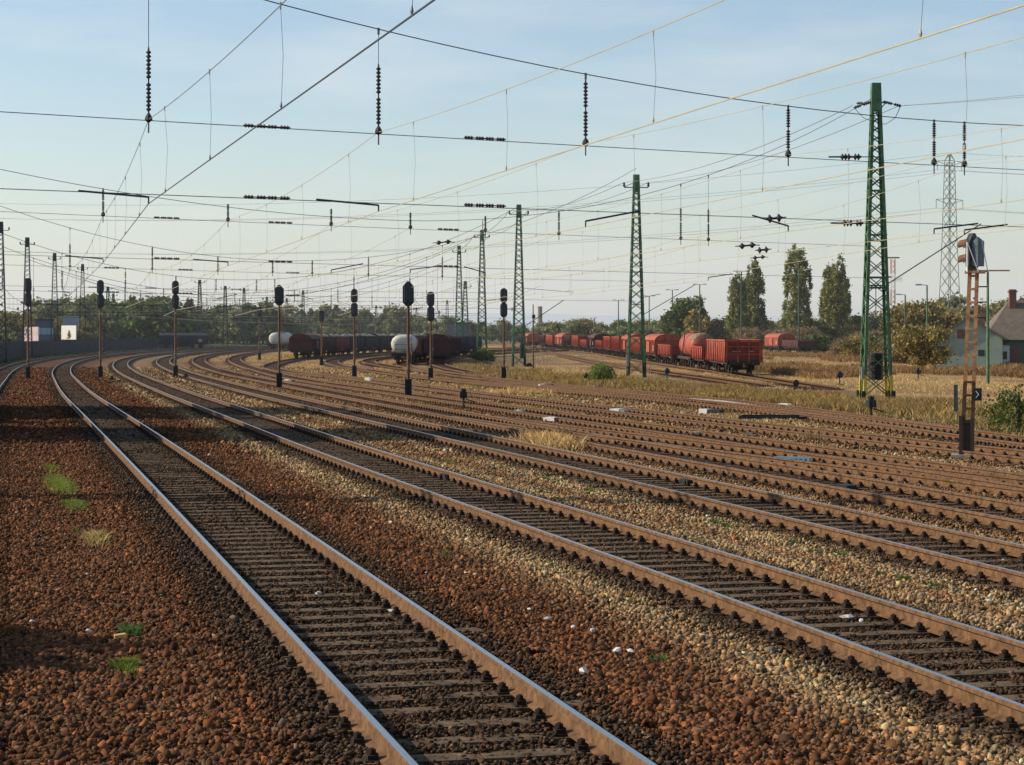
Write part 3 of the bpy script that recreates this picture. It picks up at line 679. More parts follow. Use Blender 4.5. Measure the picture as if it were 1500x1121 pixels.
# ------------------------------------------------------------------ overhead line: head spans and catenaries
SP = [  # left end (x,y), right end (x,y)
 ((-15.5, 38.0), (31, 64.6)), ((-27, 66), (P1[0], P1[1])), ((-36.5, 118), (P2[0], P2[1])), ((-47, 170), (P3[0], P3[1])),
 (far_masts[0][:2], (P4[0], P4[1])), (far_masts[1][:2], (P5[0], P5[1])), (far_masts[2][:2], (-10, 352)), (far_masts[3][:2], (-14, 405)), ((-75, 470), (-8, 480)), ((-60, 560), (8, 560))]
ELEC = ['T0', 'T1', 'T2', 'T3', 'T4', 'T5', 'T6', 'T7', 'T8']
def cross(k, sp):
    (x0, y0), (x1, y1) = sp; best = None
    for i in range(401):
        t = i/400; X = x0+(x1-x0)*t; Y = y0+(y1-y0)*t; d = abs(X-float(cx(k, Y)))
        if best is None or d < best[0]: best = (d, X, Y, t)
    return best if best[0] < .6 else None
ZC = {'T0': 5.5, 'T1': 5.5, 'T2': 5.5, 'T3': 5.3, 'T4': 5.4, 'T5': 5.35, 'T6': 5.4, 'T7': 5.4, 'T8': 5.4}
span_lab = ['head span of wires and long insulators crossing overhead nearest the camera', 'second head span of wires with insulators, tied to the tallest green mast', 'third head span of wires with insulators, tied to the mast before the red wagons',
 'fourth head span of wires with insulators, seen over the middle signals', 'fifth head span of wires with insulators, between distant masts', 'sixth head span of wires with small insulators, far away', 'seventh head span of wires, thin and far away', 'eighth head span of wires, very faint in the distance', 'ninth head span of wires close above the far treetops', 'farthest head span of wires above the end of the yard']
SUP = {k: [] for k in ELEC}
for si, sp in enumerate(SP):
    (x0, y0), (x1, y1) = sp; root = empty('head_span', (x0, y0, 0)); tag(root, span_lab[si], 'head span', 'head spans carrying the overhead wires')
    def W(t, z): return (x0+(x1-x0)*t-x0, y0+(y1-y0)*t-y0, z)
    rr = max(.011, min(.03, .0001*(y0+y1)/2))
    if si == 0:
        def ztop(t):
            X = x0+(x1-x0)*t; return 8.3+.0059*(X-11.3)**2
    elif si == 1:
        def ztop(t):
            X = x0+(x1-x0)*t; u = (X-(-5.0)); return 7.35+(.0135*u*u if u > 0 else .0072*u*u)
    else:
        zL = 14.0; zR = 14.5
        def ztop(t): return 7.6+6.6*abs(2*(t-.45))**2.0
    tm = MB(); tm.tube([W(i/40, ztop(i/40)) for i in range(41)], rr*1.25); tm.build('suspension_cable', M_WIRE, root)
    def zu(t): return 7.27+float(zr(y0+(y1-y0)*t))
    def zl(t): return 5.72+float(zr(y0+(y1-y0)*t))*1.0
    um = MB(); um.tube([W(i/20, zu(i/20)-.08*math.sin(math.pi*i/20)) for i in range(21)], rr); um.build('upper_cross_wire', M_WIRE, root)
    lm = MB(); lm.tube([W(i/20, zl(i/20)-.05*math.sin(math.pi*i/20)) for i in range(21)], rr); lm.build('lower_cross_wire', M_WIRE, root)
    prev = None; detail = si < 5
    dv = Vector((x1-x0, y1-y0, 0)).normalized()
    for k in ELEC:
        if si == 0 and k in ('T8', 'T4'): continue
        c = cross(k, sp)
        if not c: continue
        _, X, Y, t = c
        if si == 0 and k in ('T1', 'T3', 'T5', 'T6', 'T7'):
            X = {'T1': -7.55, 'T3': 1.72, 'T5': 6.85, 'T6': 10.95, 'T7': 11.85}[k]
            t = (X-x0)/(x1-x0); Y = y0+(y1-y0)*t
        if not (k in ('T4', 'T5', 'T6', 'T7', 'T8') and Y > 330): SUP[k].append((Y, X, zu(t)-.02))
        Li = 1.38 if si == 0 else 1.3; ri = .056 if si < 2 else .06+.00012*Y
        za = zu(t)+.1; zb = ztop(t); Lu = min(Li, max(.5, zb-za-.02))
        ins_mb(Lu, ri, 15 if si < 3 else 9, W(t, za), (0, 0, 1), 8 if si < 2 else 5).build('hanging_insulator', M_INS, root)
        hm = MB(); hm.tube([W(t, za+Lu), W(t, zb)], rr*.8); hm.bar(W(t, zb-.12), W(t, zb+.03), rr*2.4)
        hm.lathe([(0, .02), (.05, .085), (.12, .07), (.2, .02)], 8, W(t, zu(t)-.08)); hm.bar(W(t, zu(t)-.3), W(t, zu(t)), rr*1.5)
        hm.build('suspension_clamp', M_WIRE, root)
        if k in (('T2', 'T3') if si == 0 else ('T2', 'T3', 'T5')) and prev is not None and si < 7:
            tmid = (t+prev[0])/2; P = Vector(W(tmid, zu(tmid)-.03)); Q = Vector(W(tmid, zl(tmid)))
            for pt in (P, Q):
                for h in (-1, 1):
                    a = pt+dv*(h*.52 if h > 0 else -.52)-dv*.0; ins_mb(.54, ri*.85, 7, pt+dv*(.0 if h > 0 else -.54), dv+Vector((0, 0, 0)), 8 if si < 2 else 5).build('line_insulator', M_INS, root)
        # registration arm to the contact wire
        zc = ZC[k]+float(zr(Y)); arm = MB(); L_ = 1.5 if k != 'T5' else 1.1; sg = -1 if k in ('T0', 'T1', 'T2', 'T5') else 1
        if k not in ('T6', 'T7') or si == 0:
            a = Vector(W(t, zl(t)))+dv*(sg*L_); b = Vector(W(t, zc+.14)); arm.bar(a, b, .022 if si < 3 else .022+.00012*Y, 5); arm.bar(b, b-Vector((0, 0, .14)), .018 if si < 3 else .03); arm.build('registration_arm', M_WIRE, root)
        prev = (t, X)
    # insulators close to the right hand mast
    if si == 1:
        pass
# span-end masts beyond the frame for the nearest span and hidden left ends
for i, (p, h, lb) in enumerate(((SP[0][0], 13.2, 'lattice mast left of the view, holding the nearest head span'), (SP[0][1], 11.2, 'lattice mast right of the view, holding the nearest head span'), (SP[1][0], 12.0, 'lattice mast beyond the left edge, holding the second head span'), (SP[2][0], 14.0, 'lattice mast beyond the left edge, holding the third head span'), (SP[3][0], 15.0, 'lattice mast beyond the left edge, holding the fourth head span'))):
    Z0 = float(zg(p[1])); make_mast('lattice_mast', lb, (p[0], p[1], Z0), Ht=h-Z0, wb=1.3, wt=.5, group='masts just outside the view', arms=False)
OVL = {'T4': 'thin overhead wires above the rusty track behind the three polished ones', 'T0': 'overhead wires above the leftmost curving track', 'T1': 'overhead wires above the nearest track', 'T2': 'overhead wires above the second track, rising to the top of the photo', 'T3': 'sunlit tan overhead wires above the third track', 'T5': 'sunlit tan overhead wires above the rusty track before the orange signal', 'T6': 'sunlit thin overhead wires above the curved rusty track behind the signals', 'T7': 'sunlit thin overhead wires above the rusty track before the weeds', 'T8': 'sunlit thin overhead wires above the farthest rusty track'}
for k in ELEC:
    root = empty('overhead_line', (0, 0, 0)); tag(root, OVL[k], 'overhead wires', 'overhead wires above the tracks')
    sup = SUP[k]
    if k not in ('T8', 'T4'): sup = [(-8., float(cx(k, -8))+{'T1': .5, 'T3': -.4}.get(k, 0), 7.27)]+sup
    wm = M_WIRET if k in ('T3', 'T5', 'T6', 'T7', 'T8') or k == 'T2' else M_WIRE
    wc = wm; wg = M_WIREG if k in ('T0', 'T1') else M_WIRET
    mm = MB(); cm = MB(); rf = lambda p: max(.007, min(.022, .00009*p.y)); rf2 = lambda p: max(.009, min(.026, .0001*p.y))
    mp_, cp_ = [], []
    for (Ya, Xa, Za), (Yb, Xb, Zb) in zip(sup[:-1], sup[1:]):
        n = 24 if Yb < 120 else 12; L = Yb-Ya; sag = .55*(min(L, 60)/50)**2 if L < 70 else .65
        sga = .22
        for i in range(n):
            t = i/n; Y = Ya+L*t; X = float(cx(k, Y)) if L > 20 else Xa+(Xb-Xa)*t
            # straight chords between supports, as wires run
            X = Xa+(Xb-Xa)*t
            mp_.append((X, Y, Za+(Zb-Za)*t-4*sag*t*(1-t))); cp_.append((X, Y, ZC[k]+float(zr(Y))-.02*math.sin(math.pi*t)))
        nd = max(3, int(L/7))
        for j in range(nd):
            t = (j+.5)/nd; Y = Ya+L*t
            if Y < 14: continue
            X = Xa+(Xb-Xa)*t; z1 = Za+(Zb-Za)*t-4*sag*t*(1-t); z0 = ZC[k]+float(zr(Y)); r = max(.0035, .00004*Y)
            if Y > 330: continue
            dm = MB(); sl = random.uniform(-.08, .08); q = random.uniform(.02, .06)
            dm.tube([(X, Y, z0), (X+q, Y+sl*.6, z0+(z1-z0)*.5), (X, Y+sl, z1)], r); dm.lathe([(0, r*1.5), (.05, r*5), (.1, r*1.5)], 5, (X, Y, z0-.03)); dm.bar((X, Y+sl, z1-.07), (X, Y+sl, z1+.02), r*3); dm.build('dropper', wg if Y < 120 else M_WIREG, root)
    mp_.append((sup[-1][1], sup[-1][0], sup[-1][2])); cp_.append((sup[-1][1], sup[-1][0], ZC[k]-.5))
    mm.tube(mp_, rf, 4); cm.tube(cp_, rf2, 4); mm.build('messenger_wire', wg, root); cm.build('contact_wire', wc, root)
# feeder lines along the right-hand masts and anchors
def wire(name, pts, r, m, label, group=None):
    mb = MB(); mb.tube(pts, r, 4); o = mb.build(name, m); tag(o, label, 'wire', group); return o
def sagline(a, b, s, n=16): return [tuple(a[i]*(1-t)+b[i]*t-(4*s*t*(1-t) if i == 2 else 0) for i in range(3)) for t in [j/n for j in range(n+1)]]
MT = [(P[0], P[1], P[2]+P[3]) for P in (P1, P2, P3, P4, P5)]
for s_i, sx in enumerate((-.95, .95)):
    for i in range(4):
        a = (MT[i][0]+(sx if i else sx*1.2), MT[i][1], MT[i][2]-(1.1 if i == 0 else .6)); b = (MT[i+1][0]+sx, MT[i+1][1], MT[i+1][2]-.6)
        wire('feeder_wire', sagline(a, b, .7), .012+.00008*a[1], M_WIREG, 'thin feeder wire running between the tops of the green masts', 'feeder wires between the green masts')
for dz in (0, -.12): wire('feeder_wire', sagline((P1[0]+1.3, P1[1], MT[0][2]-1.1), (P1[0]+24, 66, 15.6+dz*4), .9), .014, M_WIREG, 'thin feeder wire leaving the tallest mast towards the right edge', 'feeder wires right of the tallest mast')
# line insulators beside the tallest mast, on its two cross wires
for (x, y, L) in ((1240, 230, .95), (1243, 327, .95)):
    Y0 = P1[1]-3; r_ = empty('mast_insulator', (px2(x, Y0), Y0, zat(y, Y0))); tag(r_, 'brown porcelain insulator on the %s cross wire left of the tallest mast' % ('upper' if y < 300 else 'lower'), 'insulator')
    ins_mb(1.0, .17, 6, (-.3, 0, 0), (1, 0, 0)).build('shed_stack', M_INS, r_); q = MB(); q.bar((-.85, 0, 0), (-.3, 0, 0), .05); q.bar((.7, 0, 0), (1.5, 0, 0), .03); q.build('clamp', M_WIRE, r_)
for (x, y, L, Y0, lb) in ((1135, 321, .55, 60, 'short round double insulator hanging on a wire left of the tallest mast'), (1118, 367, .5, 75, 'small section insulator in the wires above the poplars'), (650, 356, 1.0, 110, 'pale line insulator left of the mast pair'), (1095, 361, .8, 80, 'thin dark line insulator above the poplars'), (1112, 378, .9, 120, 'flat dark insulator bar just above the leftmost poplar')):
    r_ = empty('line_insulator', (px2(x, Y0), Y0, zat(y, Y0))); tag(r_, lb, 'insulator'); ins_mb(L*.8, .13, 3, (-L*.4, 0, 0), (1, .05, .1), 10).build('shed_stack', M_INS, r_); q = MB(); q.bar((-L*.6, 0, 0), (L*.6, 0, .05), .025); q.build('clamp', M_WIRE, r_)

# high voltage pylon and its conductors
def pylon(x, Y0, top, label, wb=5.5):
    X0 = px2(x, Y0); Z0 = float(zg(Y0)); Ht = zat(top, Y0)-Z0; root = empty('transmission_pylon', (X0, Y0, Z0), .5); tag(root, label, 'pylon')
    L = MB(); B = MB(); A = MB()
    def hw(z): return np.interp(z/Ht, [0, .25, .55, .97, 1], [wb/2, wb*.27, wb*.2, wb*.13, .05])
    zs = [0]
    while zs[-1] < Ht-.6: zs.append(min(Ht, zs[-1]+max(1.0, float(hw(zs[-1]))*2.0)))
    for z0, z1 in zip(zs[:-1], zs[1:]):
        a, b = float(hw(z0)), float(hw(z1))
        for sx in (-1, 1):
            for sy in (-1, 1): L.bar((sx*a, sy*a, z0), (sx*b, sy*b, z1), .09)
        for s in (-1, 1):
            for p in (-1, 1): B.bar((p*a, s*a, z0), (-p*b, s*b, z1), .05); B.bar((s*a, p*a, z0), (s*b, -p*b, z1), .05)
    for zz, ww in ((.955, 3.3), (.76, 3.6)):
        z = Ht*zz
        for s in (-1, 1): A.bar((0, 0, z+.3), (s*ww, 0, z), .07); A.bar((0, 0, z-1.0), (s*ww, 0, z), .06); A.bar((s*ww, 0, z), (s*ww, 0, z-1.8), .08)
    g_ = mat('grey green pylon steel', (.17, .20, .17), .7, var=.2)
    L.build('corner_legs', g_, root); B.build('cross_bracing', g_, root); A.build('cross_arm', g_, root); return X0, Y0, Z0, Ht
PY = pylon(1391, 430, 224, 'tall grey green lattice electricity pylon on the right behind the thicket')
for i, (fz, sy) in enumerate(((.955, -2.9), (.955, 2.9), (.76, -3.2), (.76, 3.2), (1.0, 0))):
    a = (PY[0]+sy*.9, PY[1]+sy*.4, PY[2]+PY[3]*fz-1.8*(fz < 1)); b = (a[0]-330, a[1]+110, a[2]+3)
    wire('transmission_line', sagline(a, b, 9, 40), .035, M_WIREG, 'faint high voltage conductor crossing the sky left of the pylon', 'high voltage conductors')
    b = (a[0]+190, a[1]-60, a[2]+2); wire('transmission_line', sagline(a, b, 5, 24), .035, M_WIREG, 'faint high voltage conductor going right from the pylon', 'high voltage conductors to the right')
# red and white radio mast behind the tallest mast
X0 = px2(1308, 420); rm = empty('radio_mast', (X0, 420, -.7)); tag(rm, 'slim red and white lattice radio mast behind the tallest green mast', 'radio mast')
for seg in range(6):
    mb = MB(); z0 = seg*3.1; z1 = z0+3.05
    for sx in (-1, 1):
        for sy in (-1, 1): mb.bar((sx*.4, sy*.4, z0), (sx*.4, sy*.4, z1), .06)
    for q in range(3):
        a = z0+q*1.0; mb.bar((-.4, -.4, a), (.4, -.4, a+1), .04); mb.bar((.4, -.4, a), (-.4, -.4, a+1), .04); mb.bar((-.4, .4, a), (-.4, -.4, a+1), .04)
    mb.build('lattice_section', mat('faded red steel', (.5, .12, .09), .7) if seg % 2 else M_WHITE, rm)
mb = MB(); mb.bar((0, 0, 14.0), (1.8, 0, 14.6), .05)
for q in range(4): mb.bar((.8+q*.35, 0, 13.8), (.8+q*.35, 0, 14.9), .03)
mb.build('antenna', M_CONC, rm)

# ------------------------------------------------------------------ signals
def head_mb(w, h, pointed):
    """signal shield: flat board with rounded (or pointed) ends"""
    mb = MB(); pts = []
    n = 8
    if pointed: pts = [(-w/2, h*.15), (-w/2, h*.80), (-w*.12, h), (w*.12, h), (w/2, h*.80), (w/2, h*.15), (w*.2, 0), (-w*.2, 0)]
    else:
        for i in range(n+1): t = math.pi*i/n; pts.append((w/2*math.cos(t), h-w/2+w/2*math.sin(t)))
        for i in range(n+1): t = math.pi+math.pi*i/n; pts.append((w/2*math.cos(t), w/2+w/2*math.sin(t)))
    m_ = len(pts); vs = [(x, -.06, z) for x, z in pts]+[(x, .06, z) for x, z in pts]
    mb.add(vs, [tuple(range(m_)), tuple(range(2*m_-1, m_-1, -1))]+[(i, m_+i, m_+(i+1) % m_, (i+1) % m_) for i in range(m_)])
    return mb
def make_signal(x, yb, top, nh, label, pointed=False, rz=0.0, side=False, bh=.95):
    X0, Y0, Z0 = gp(x, yb); Ht = zat(top, Y0)-Z0; root = empty('signal_post', (X0, Y0, Z0), rz); tag(root, label, 'railway signal', 'colour light signals standing among the tracks')
    hb = .95; hh = 1.25 if nh == 1 else 1.1; hd = nh*hh*.98; wd = .52 if nh == 2 else .56
    b = MB(); b.box(-.17, -.07, -.12, .12, 0, hb); b.box(.07, .17, -.12, .12, 0, hb); b.box(-.07, .07, -.09, .09, .05, hb-.06); b.box(-.26, .26, -.26, .26, -.3, .06); b.build('base', M_BLACK, root)
    p = MB(); p.bar((0, 0, hb-.1), (0, 0, Ht-hd+.5), .085, 8, .07); p.lathe([(0, .12), (.12, .12)], 8, (0, 0, hb+.35)); p.build('post', M_POST, root)
    l = MB()
    for z in np.arange(1.6, Ht-hd, .45): l.bar((-.02, .09, z), (.16, .14, z), .012)
    l.bar((.16, .14, 1.4), (.16, .14, Ht-hd+.2), .014); l.build('ladder', M_POST, root)
    for j in range(nh):
        z0 = Ht-hd+j*hh*.95; o = head_mb(wd, hh, pointed).build('signal_head', M_HEAD, root); o.location = (0, 0, z0)
        for q, dz in enumerate((.33, .62) if nh == 2 else (.32, .60, .88)):
            hz = MB(); zz = hh*dz; n = 10
            vs = []; fs = []
            for d in (.06, .36):
                for i in range(n+1):
                    t = -.35+(math.pi+.7)*i/n; vs.append((.115*math.cos(t), d, zz+.115*math.sin(t)-(.0 if d < .1 else .03)))
            fs = [(i, i+1, n+2+i, n+1+i) for i in range(n)]; hz.add(vs, fs); hz.lathe([(0, .10), (.02, .10)], 10, (0, .065, zz), (0, 1, 0)); hz.build('lamp_hood', M_BLACK, o)
        bx = MB(); bx.box(-wd*.36, wd*.36, -.30, -.065, hh*.18, hh*.84); bx.bar((0, -.3, hh*.3), (0, -.36, hh*.3), .03); bx.build('lamp_housing', M_HEAD, o)
    if side:
        a = MB(); a.bar((0, 0, Ht-hd*.72), (.75, 0, Ht-hd*.72), .03); a.bar((.6, 0, Ht-hd*.72-.15), (.6, 0, Ht-hd*.72+.15), .03); a.bar((.75, 0, Ht-hd*.72-.15), (.75, 0, Ht-hd*.72+.15), .03); a.build('side_bracket', M_BLACK, root)
    return root
make_signal(41, 556, 407, 2, 'leftmost double headed signal post beside the curving track', rz=.35)
make_signal(147, 555, 410, 2, 'second double headed signal from the left, between the two near tracks', rz=.3)
make_signal(257, 554, 411, 2, 'third double headed signal from the left with a small box at its foot', rz=.25)
make_signal(409, 569, 418, 1, 'single headed signal with pointed shield, left of the middle', pointed=True, rz=.15)
make_signal(519, 554, 423, 2, 'double headed signal in front of the dark wagon train', rz=.15)
make_signal(598, 583, 413, 1, 'nearest single headed signal, mottled white post in front of white tank wagon', pointed=True, rz=.1)
make_signal(631, 558, 427, 2, 'double headed signal in front of the maroon wagon', rz=.1)
make_signal(738, 557, 422, 2, 'double headed signal with a side bracket at left of the green mast', rz=.05, side=True)
make_signal(471, 535, 455, 1, 'slim distant signal post in dry grass before the dark wagon train', rz=.15)
make_signal(106+274, 527, 450, 1, 'farthest slim signal left of the dark wagons', rz=.2)
# plain post
X0, Y0, Z0 = gp(781, 541); o_ = empty('marker_post', (X0, Y0, Z0)); tag(o_, 'thin dark rusty pole standing right of the middle green mast', 'pole'); Hh = zat(446, Y0)-Z0
mb = MB(); mb.bar((0, 0, 0), (0, 0, Hh), .09, 6, .05); mb.build('pole', M_POST, o_); mb = MB(); mb.box(-.1, .2, -.1, .1, Hh*.78, Hh*.84); mb.build('lamp_box', M_BLACK, o_)

# orange lattice signal on the right
X0, Y0, Z0 = gp(1416, 673); Ht = zat(337, Y0)-Z0
sg = empty('lattice_signal', (X0, Y0, Z0), -.25); tag(sg, 'tall rusty orange lattice signal post on the right with hooded lamps', 'railway signal')
Hp = Ht-1.02; tilt = .16
def wx(z): return tilt*z/Hp
st = MB(); rg = MB()
w0, w1 = .115, .085
for sx in (-1, 1):
    for k in range(10):
        z0 = .06+(Hp-.06)*k/10; z1 = .06+(Hp-.06)*(k+1)/10; a = w0+(w1-w0)*z0/Hp; b = w0+(w1-w0)*z1/Hp; t = .045; st.m(1 if k < 4 else 0)
        xa, xb = wx(z0)+sx*a, wx(z1)+sx*b
        st.add([(xa-t, -.07, z0), (xa+t, -.07, z0), (xa+t, .07, z0), (xa-t, .07, z0), (xb-t, -.07, z1), (xb+t, -.07, z1), (xb+t, .07, z1), (xb-t, .07, z1)], [(0, 3, 2, 1), (4, 5, 6, 7), (0, 1, 5, 4), (1, 2, 6, 5), (2, 3, 7, 6), (3, 0, 4, 7)])
st.build('upright', [M_ORANGE, mat('shaded rust lattice', (.10, .042, .02), .85, var=.4, scale=5)], sg)  # lower uprights and rungs coloured darker than the lit top, as painted shade
z = .9
while z < Hp:
    a = w0+(w1-w0)*z/Hp; rg = MB(); rg.box(wx(z)-a-.02, wx(z)+a+.02, -.078, .078, z-.028, z+.028); rg.build('rung', M_ORANGE if z > 1.9 else MATS.get('shaded rust lattice', M_ORANGE), sg); z += .32
rg = MB()
rg.box(wx(Hp)-.2, wx(Hp)+.28, -.2, .2, Hp-.03, Hp+.03); rg.box(wx(Hp), wx(Hp)+.85, -.05, .08, Hp+.02, Hp+.05)
rg.build('lamp_platform', M_ORANGE, sg)
bb = MB()
for sx in (-1, 1): bb.box(sx*.135-.045, sx*.135+.045, -.1, .1, -.05, 1.0 if sx > 0 else 1.05)
bb.box(-.092, .092, -.05, .05, -.05, .95); bb.build('base', mat('dark brown steel', (.045, .022, .014), .7), sg)
ft = MB(); ft.box(-.36, .26, -.3, .3, -.25, .12); ft.build('footing', M_CONC, sg)
s2 = MB()
for z in (Hp-.35, Hp-.72, Hp-1.1): s2.box(wx(z)+.08, wx(z)+.34, -.02, .03, z-.015, z+.015)
s2.build('step', M_BLACK, sg)
nb_ = MB(); nb_.box(.16, .36, -.14, -.10, 1.42, 1.72); nb_.build('number_box', M_BLACK, sg)
ar = MB()
for (p, q) in (((.22, -.145, 1.65), (.29, -.145, 1.57)), ((.29, -.145, 1.57), (.22, -.145, 1.49))): ar.bar(p, q, .011)
ar.build('white_arrow_mark', M_WHITE, sg)
bx = MB(); bx.box(-.30, -.21, -.08, .06, 1.15, 1.8); bx.build('side_box', M_HEAD, sg)
hd = head_mb(.42, .92, True).build('signal_head', M_HEAD, sg); hd.location = (wx(Hp)-.03, .02, Hp+.02); hd.rotation_euler = (0, 0, R(62))
for q, zz in enumerate((.32, .68)):
    hz = MB(); n = 12; vs = []
    for d in (.06, .32):
        for i in range(n+1):
            t = -.5+(math.pi+1.0)*i/n; vs.append((.13*math.cos(t), d, zz+.13*math.sin(t)-(0 if d < .1 else .05)))
    hz.add(vs, [(i, i+1, n+2+i, n+1+i) for i in range(n)]); hz.lathe([(0, .11), (.03, .11)], 12, (0, .065, zz), (0, 1, 0)); hz.build('lamp_hood', M_POST, hd)
hb_ = MB(); hb_.box(-.15, .15, -.24, -.065, .12, .72); hb_.add([(-.15, -.24, .72), (.15, -.24, .72), (.15, -.065, .72), (-.15, -.065, .72), (0, -.15, .84)], [(0, 1, 4), (1, 2, 4), (2, 3, 4), (3, 0, 4)]); hb_.build('lamp_housing', mat('blue grey metal', (.09, .12, .14), .5, var=.4, scale=6), hd)
fr = MB(); fr.bar((wx(Hp)-.14, -.2, Hp), (wx(Hp)-.14, -.2, Hp+.72), .016); fr.bar((wx(Hp)-.14, -.2, Hp+.72), (wx(Hp)+.12, -.2, Hp), .016); fr.bar((wx(Hp)+.2, -.1, Hp+.75), (wx(Hp)+.34, -.1, Hp), .016); fr.build('guard_frame', M_WHITE, sg)

# dwarf signals / point lanterns
def dwarf(x, yb, h, label, kind=0):
    X0, Y0, Z0 = gp(x, yb); root = empty('dwarf_signal', (X0, Y0, Z0), random.uniform(-.4, .4)); tag(root, label, 'point lantern', 'low point lanterns and dwarf signals')
    a = MB(); a.box(-.22, .22, -.2, .2, -.1, .10); a.bar((0, 0, .1), (0, 0, h*.6), .045, 6); a.build('stand', M_BLACK, root)
    b = MB()
    if kind == 0: b.lathe([(0, .17), (.03, .2), (.2, .2), (.23, .17)], 14, (0, -.12, h*.72), (0, 1, 0)); b.box(-.05, .05, -.06, .06, h*.9, h)
    else: b.box(-.15, .15, -.12, .12, h*.55, h*.85); b.lathe([(0, .1), (.12, .12), (.16, .03)], 8, (0, 0, h*.85)); b.bar((.1, 0, h*.5), (.5, 0, h*.35), .03)
    b.build('lantern', M_BLACK, root)
    c = MB(); c.lathe([(0, .07), (.01, .07)], 10, (0, -.135, h*.72), (0, 1, 0)); c.build('lens', M_GLASS, root); return root
dwarf(679, 600, .85, 'black point lantern standing alone between middle rusty tracks', 1)
dwarf(1276, 616, .85, 'black dwarf signal in front of the tallest green mast', 1)
dwarf(977, 558, .95, 'black round dwarf signal in the weeds left of the first red wagon')
dwarf(1230, 565, .95, 'black dwarf signal in dry grass left of the tallest mast')
dwarf(1166, 570, .5, 'low black dwarf signal in weeds below the wagon shadow')
dwarf(1345, 558, .9, 'black dwarf signal in the field right of the tallest mast', 1)
dwarf(1249, 543, .6, 'small dark lantern in the field just left of the tallest mast')
dwarf(859, 561, .6, 'small lantern beside the bright green bush', 1)
dwarf(272, 556, .35, 'small black box at the foot of the third signal', 1)
dwarf(164, 560, .35, 'small low grey box beside the second signal', 1)

# white blocks and covers
def block(x, y, w_, d_, h_, label, two=False, rz=-.55):
    X0, Y0, Z0 = gp(x, y); root = empty('marker_block', (X0, Y0, Z0), rz); tag(root, label, 'concrete block', 'white painted marker blocks beside the tracks')
    a = MB(); a.box(-w_/2, w_/2 if not two else -w_*.1, -d_/2, d_/2, -.08, h_); a.build('white_end', M_WHITE, root)
    if two: b = MB(); b.box(-w_*.1+.003, w_/2, -d_/2+.01, d_/2-.01, -.08, h_-.01); b.build('dark_end', M_BLACK, root)
    else: b = MB(); b.box(w_/2+.003, w_/2+w_*.5, -d_/2+.02, d_/2-.02, -.08, h_*.8); b.build('plain_end', M_CONC, root)
block(904, 608, .42, .5, .24, 'white concrete block leaning between the rusty tracks, largest one')
block(820, 620, 1.1, .4, .20, 'long white and black painted block beside the golden grass', True)
block(760, 608, .22, .4, .20, 'small white cube block in the middle of the yard')
block(1042, 607, .9, .4, .20, 'white and black block in front of the weed strip', True)
block(800, 568, .9, .4, .22, 'white and black block behind the dry grass patch', True)
block(540, 559, .45, .4, .28, 'white ended block left of the nearest single headed signal')
block(422, 560, .4, .4, .2, 'small pale block right of the pointed signal')
block(1160, 596, 1.1, .5, .14, 'flat pale concrete cover at the foot of the weed strip')
# dark point machine pit and covers
X0, Y0, Z0 = gp(1136, 616); pm = empty('drain_pit', (X0, Y0, Z0), -.12); tag(pm, 'dark sunken box with concrete rim between rusty tracks', 'pit box')
a = MB(); a.box(-1.3, 1.3, -.5, -.42, -.1, .16); a.box(-1.3, 1.3, .42, .5, -.1, .18); a.box(-1.3, -1.2, -.42, .42, -.1, .17); a.box(1.2, 1.3, -.42, .42, -.1, .17); a.build('rim', M_BLACK, pm)
a = MB()
for q in range(9): a.box(-1.15+q*.27, -1.0+q*.27, -.42, .42, 0, .1)
a.build('grating', M_BLACK, pm)
X0, Y0, Z0 = gp(962, 646); cv = empty('cable_cover', (X0, Y0, Z0), .24); tag(cv, 'dark brown slab cover lying beside the crossover track', 'cover'); a = MB(); a.box(-.22, .22, -2.2, 2.2, 0, .13); a.build('slab', M_SLEEPR, cv)
a = MB(); a.box(-.2, .2, -2.26, -2.205, 0, .12); a.build('end_plate', M_BLACK, cv)
# pale blue slatted panel
X0, Y0, Z0 = gp(1160, 681); bp = empty('blue_panel', (X0, Y0, Z0+.02), -.25); tag(bp, 'pale blue slatted plastic panel lying beside the crossover track', 'panel')
a = MB(); a.box(-.42, .42, -.02, .02, .12, .17)
for q in range(8): a.box(-.42+q*.11, -.37+q*.11, -.02, .02, .0, .12)
a.build('slats', M_BLUE, bp)
for (x, y, lb) in ((1025, 641, 'crumpled tan paper bag between the rusty tracks'), (1093, 643, 'flat tan scrap lying on the rusty tracks')):
    X0, Y0, Z0 = gp(x, y); mb = MB(); n = 14; vs = [(random.uniform(-.25, .25), random.uniform(-.15, .15), random.uniform(0, .16)) for _ in range(n)]
    mb.add(vs, [(i, (i+3) % n, (i+5) % n) for i in range(n)]+[(i, (i+1) % n, (i+4) % n) for i in range(n)]); o = mb.build('paper_bag', mat('tan paper', (.55, .42, .25), .9), None); o.location = (X0, Y0, Z0+.05); tag(o, lb, 'litter')
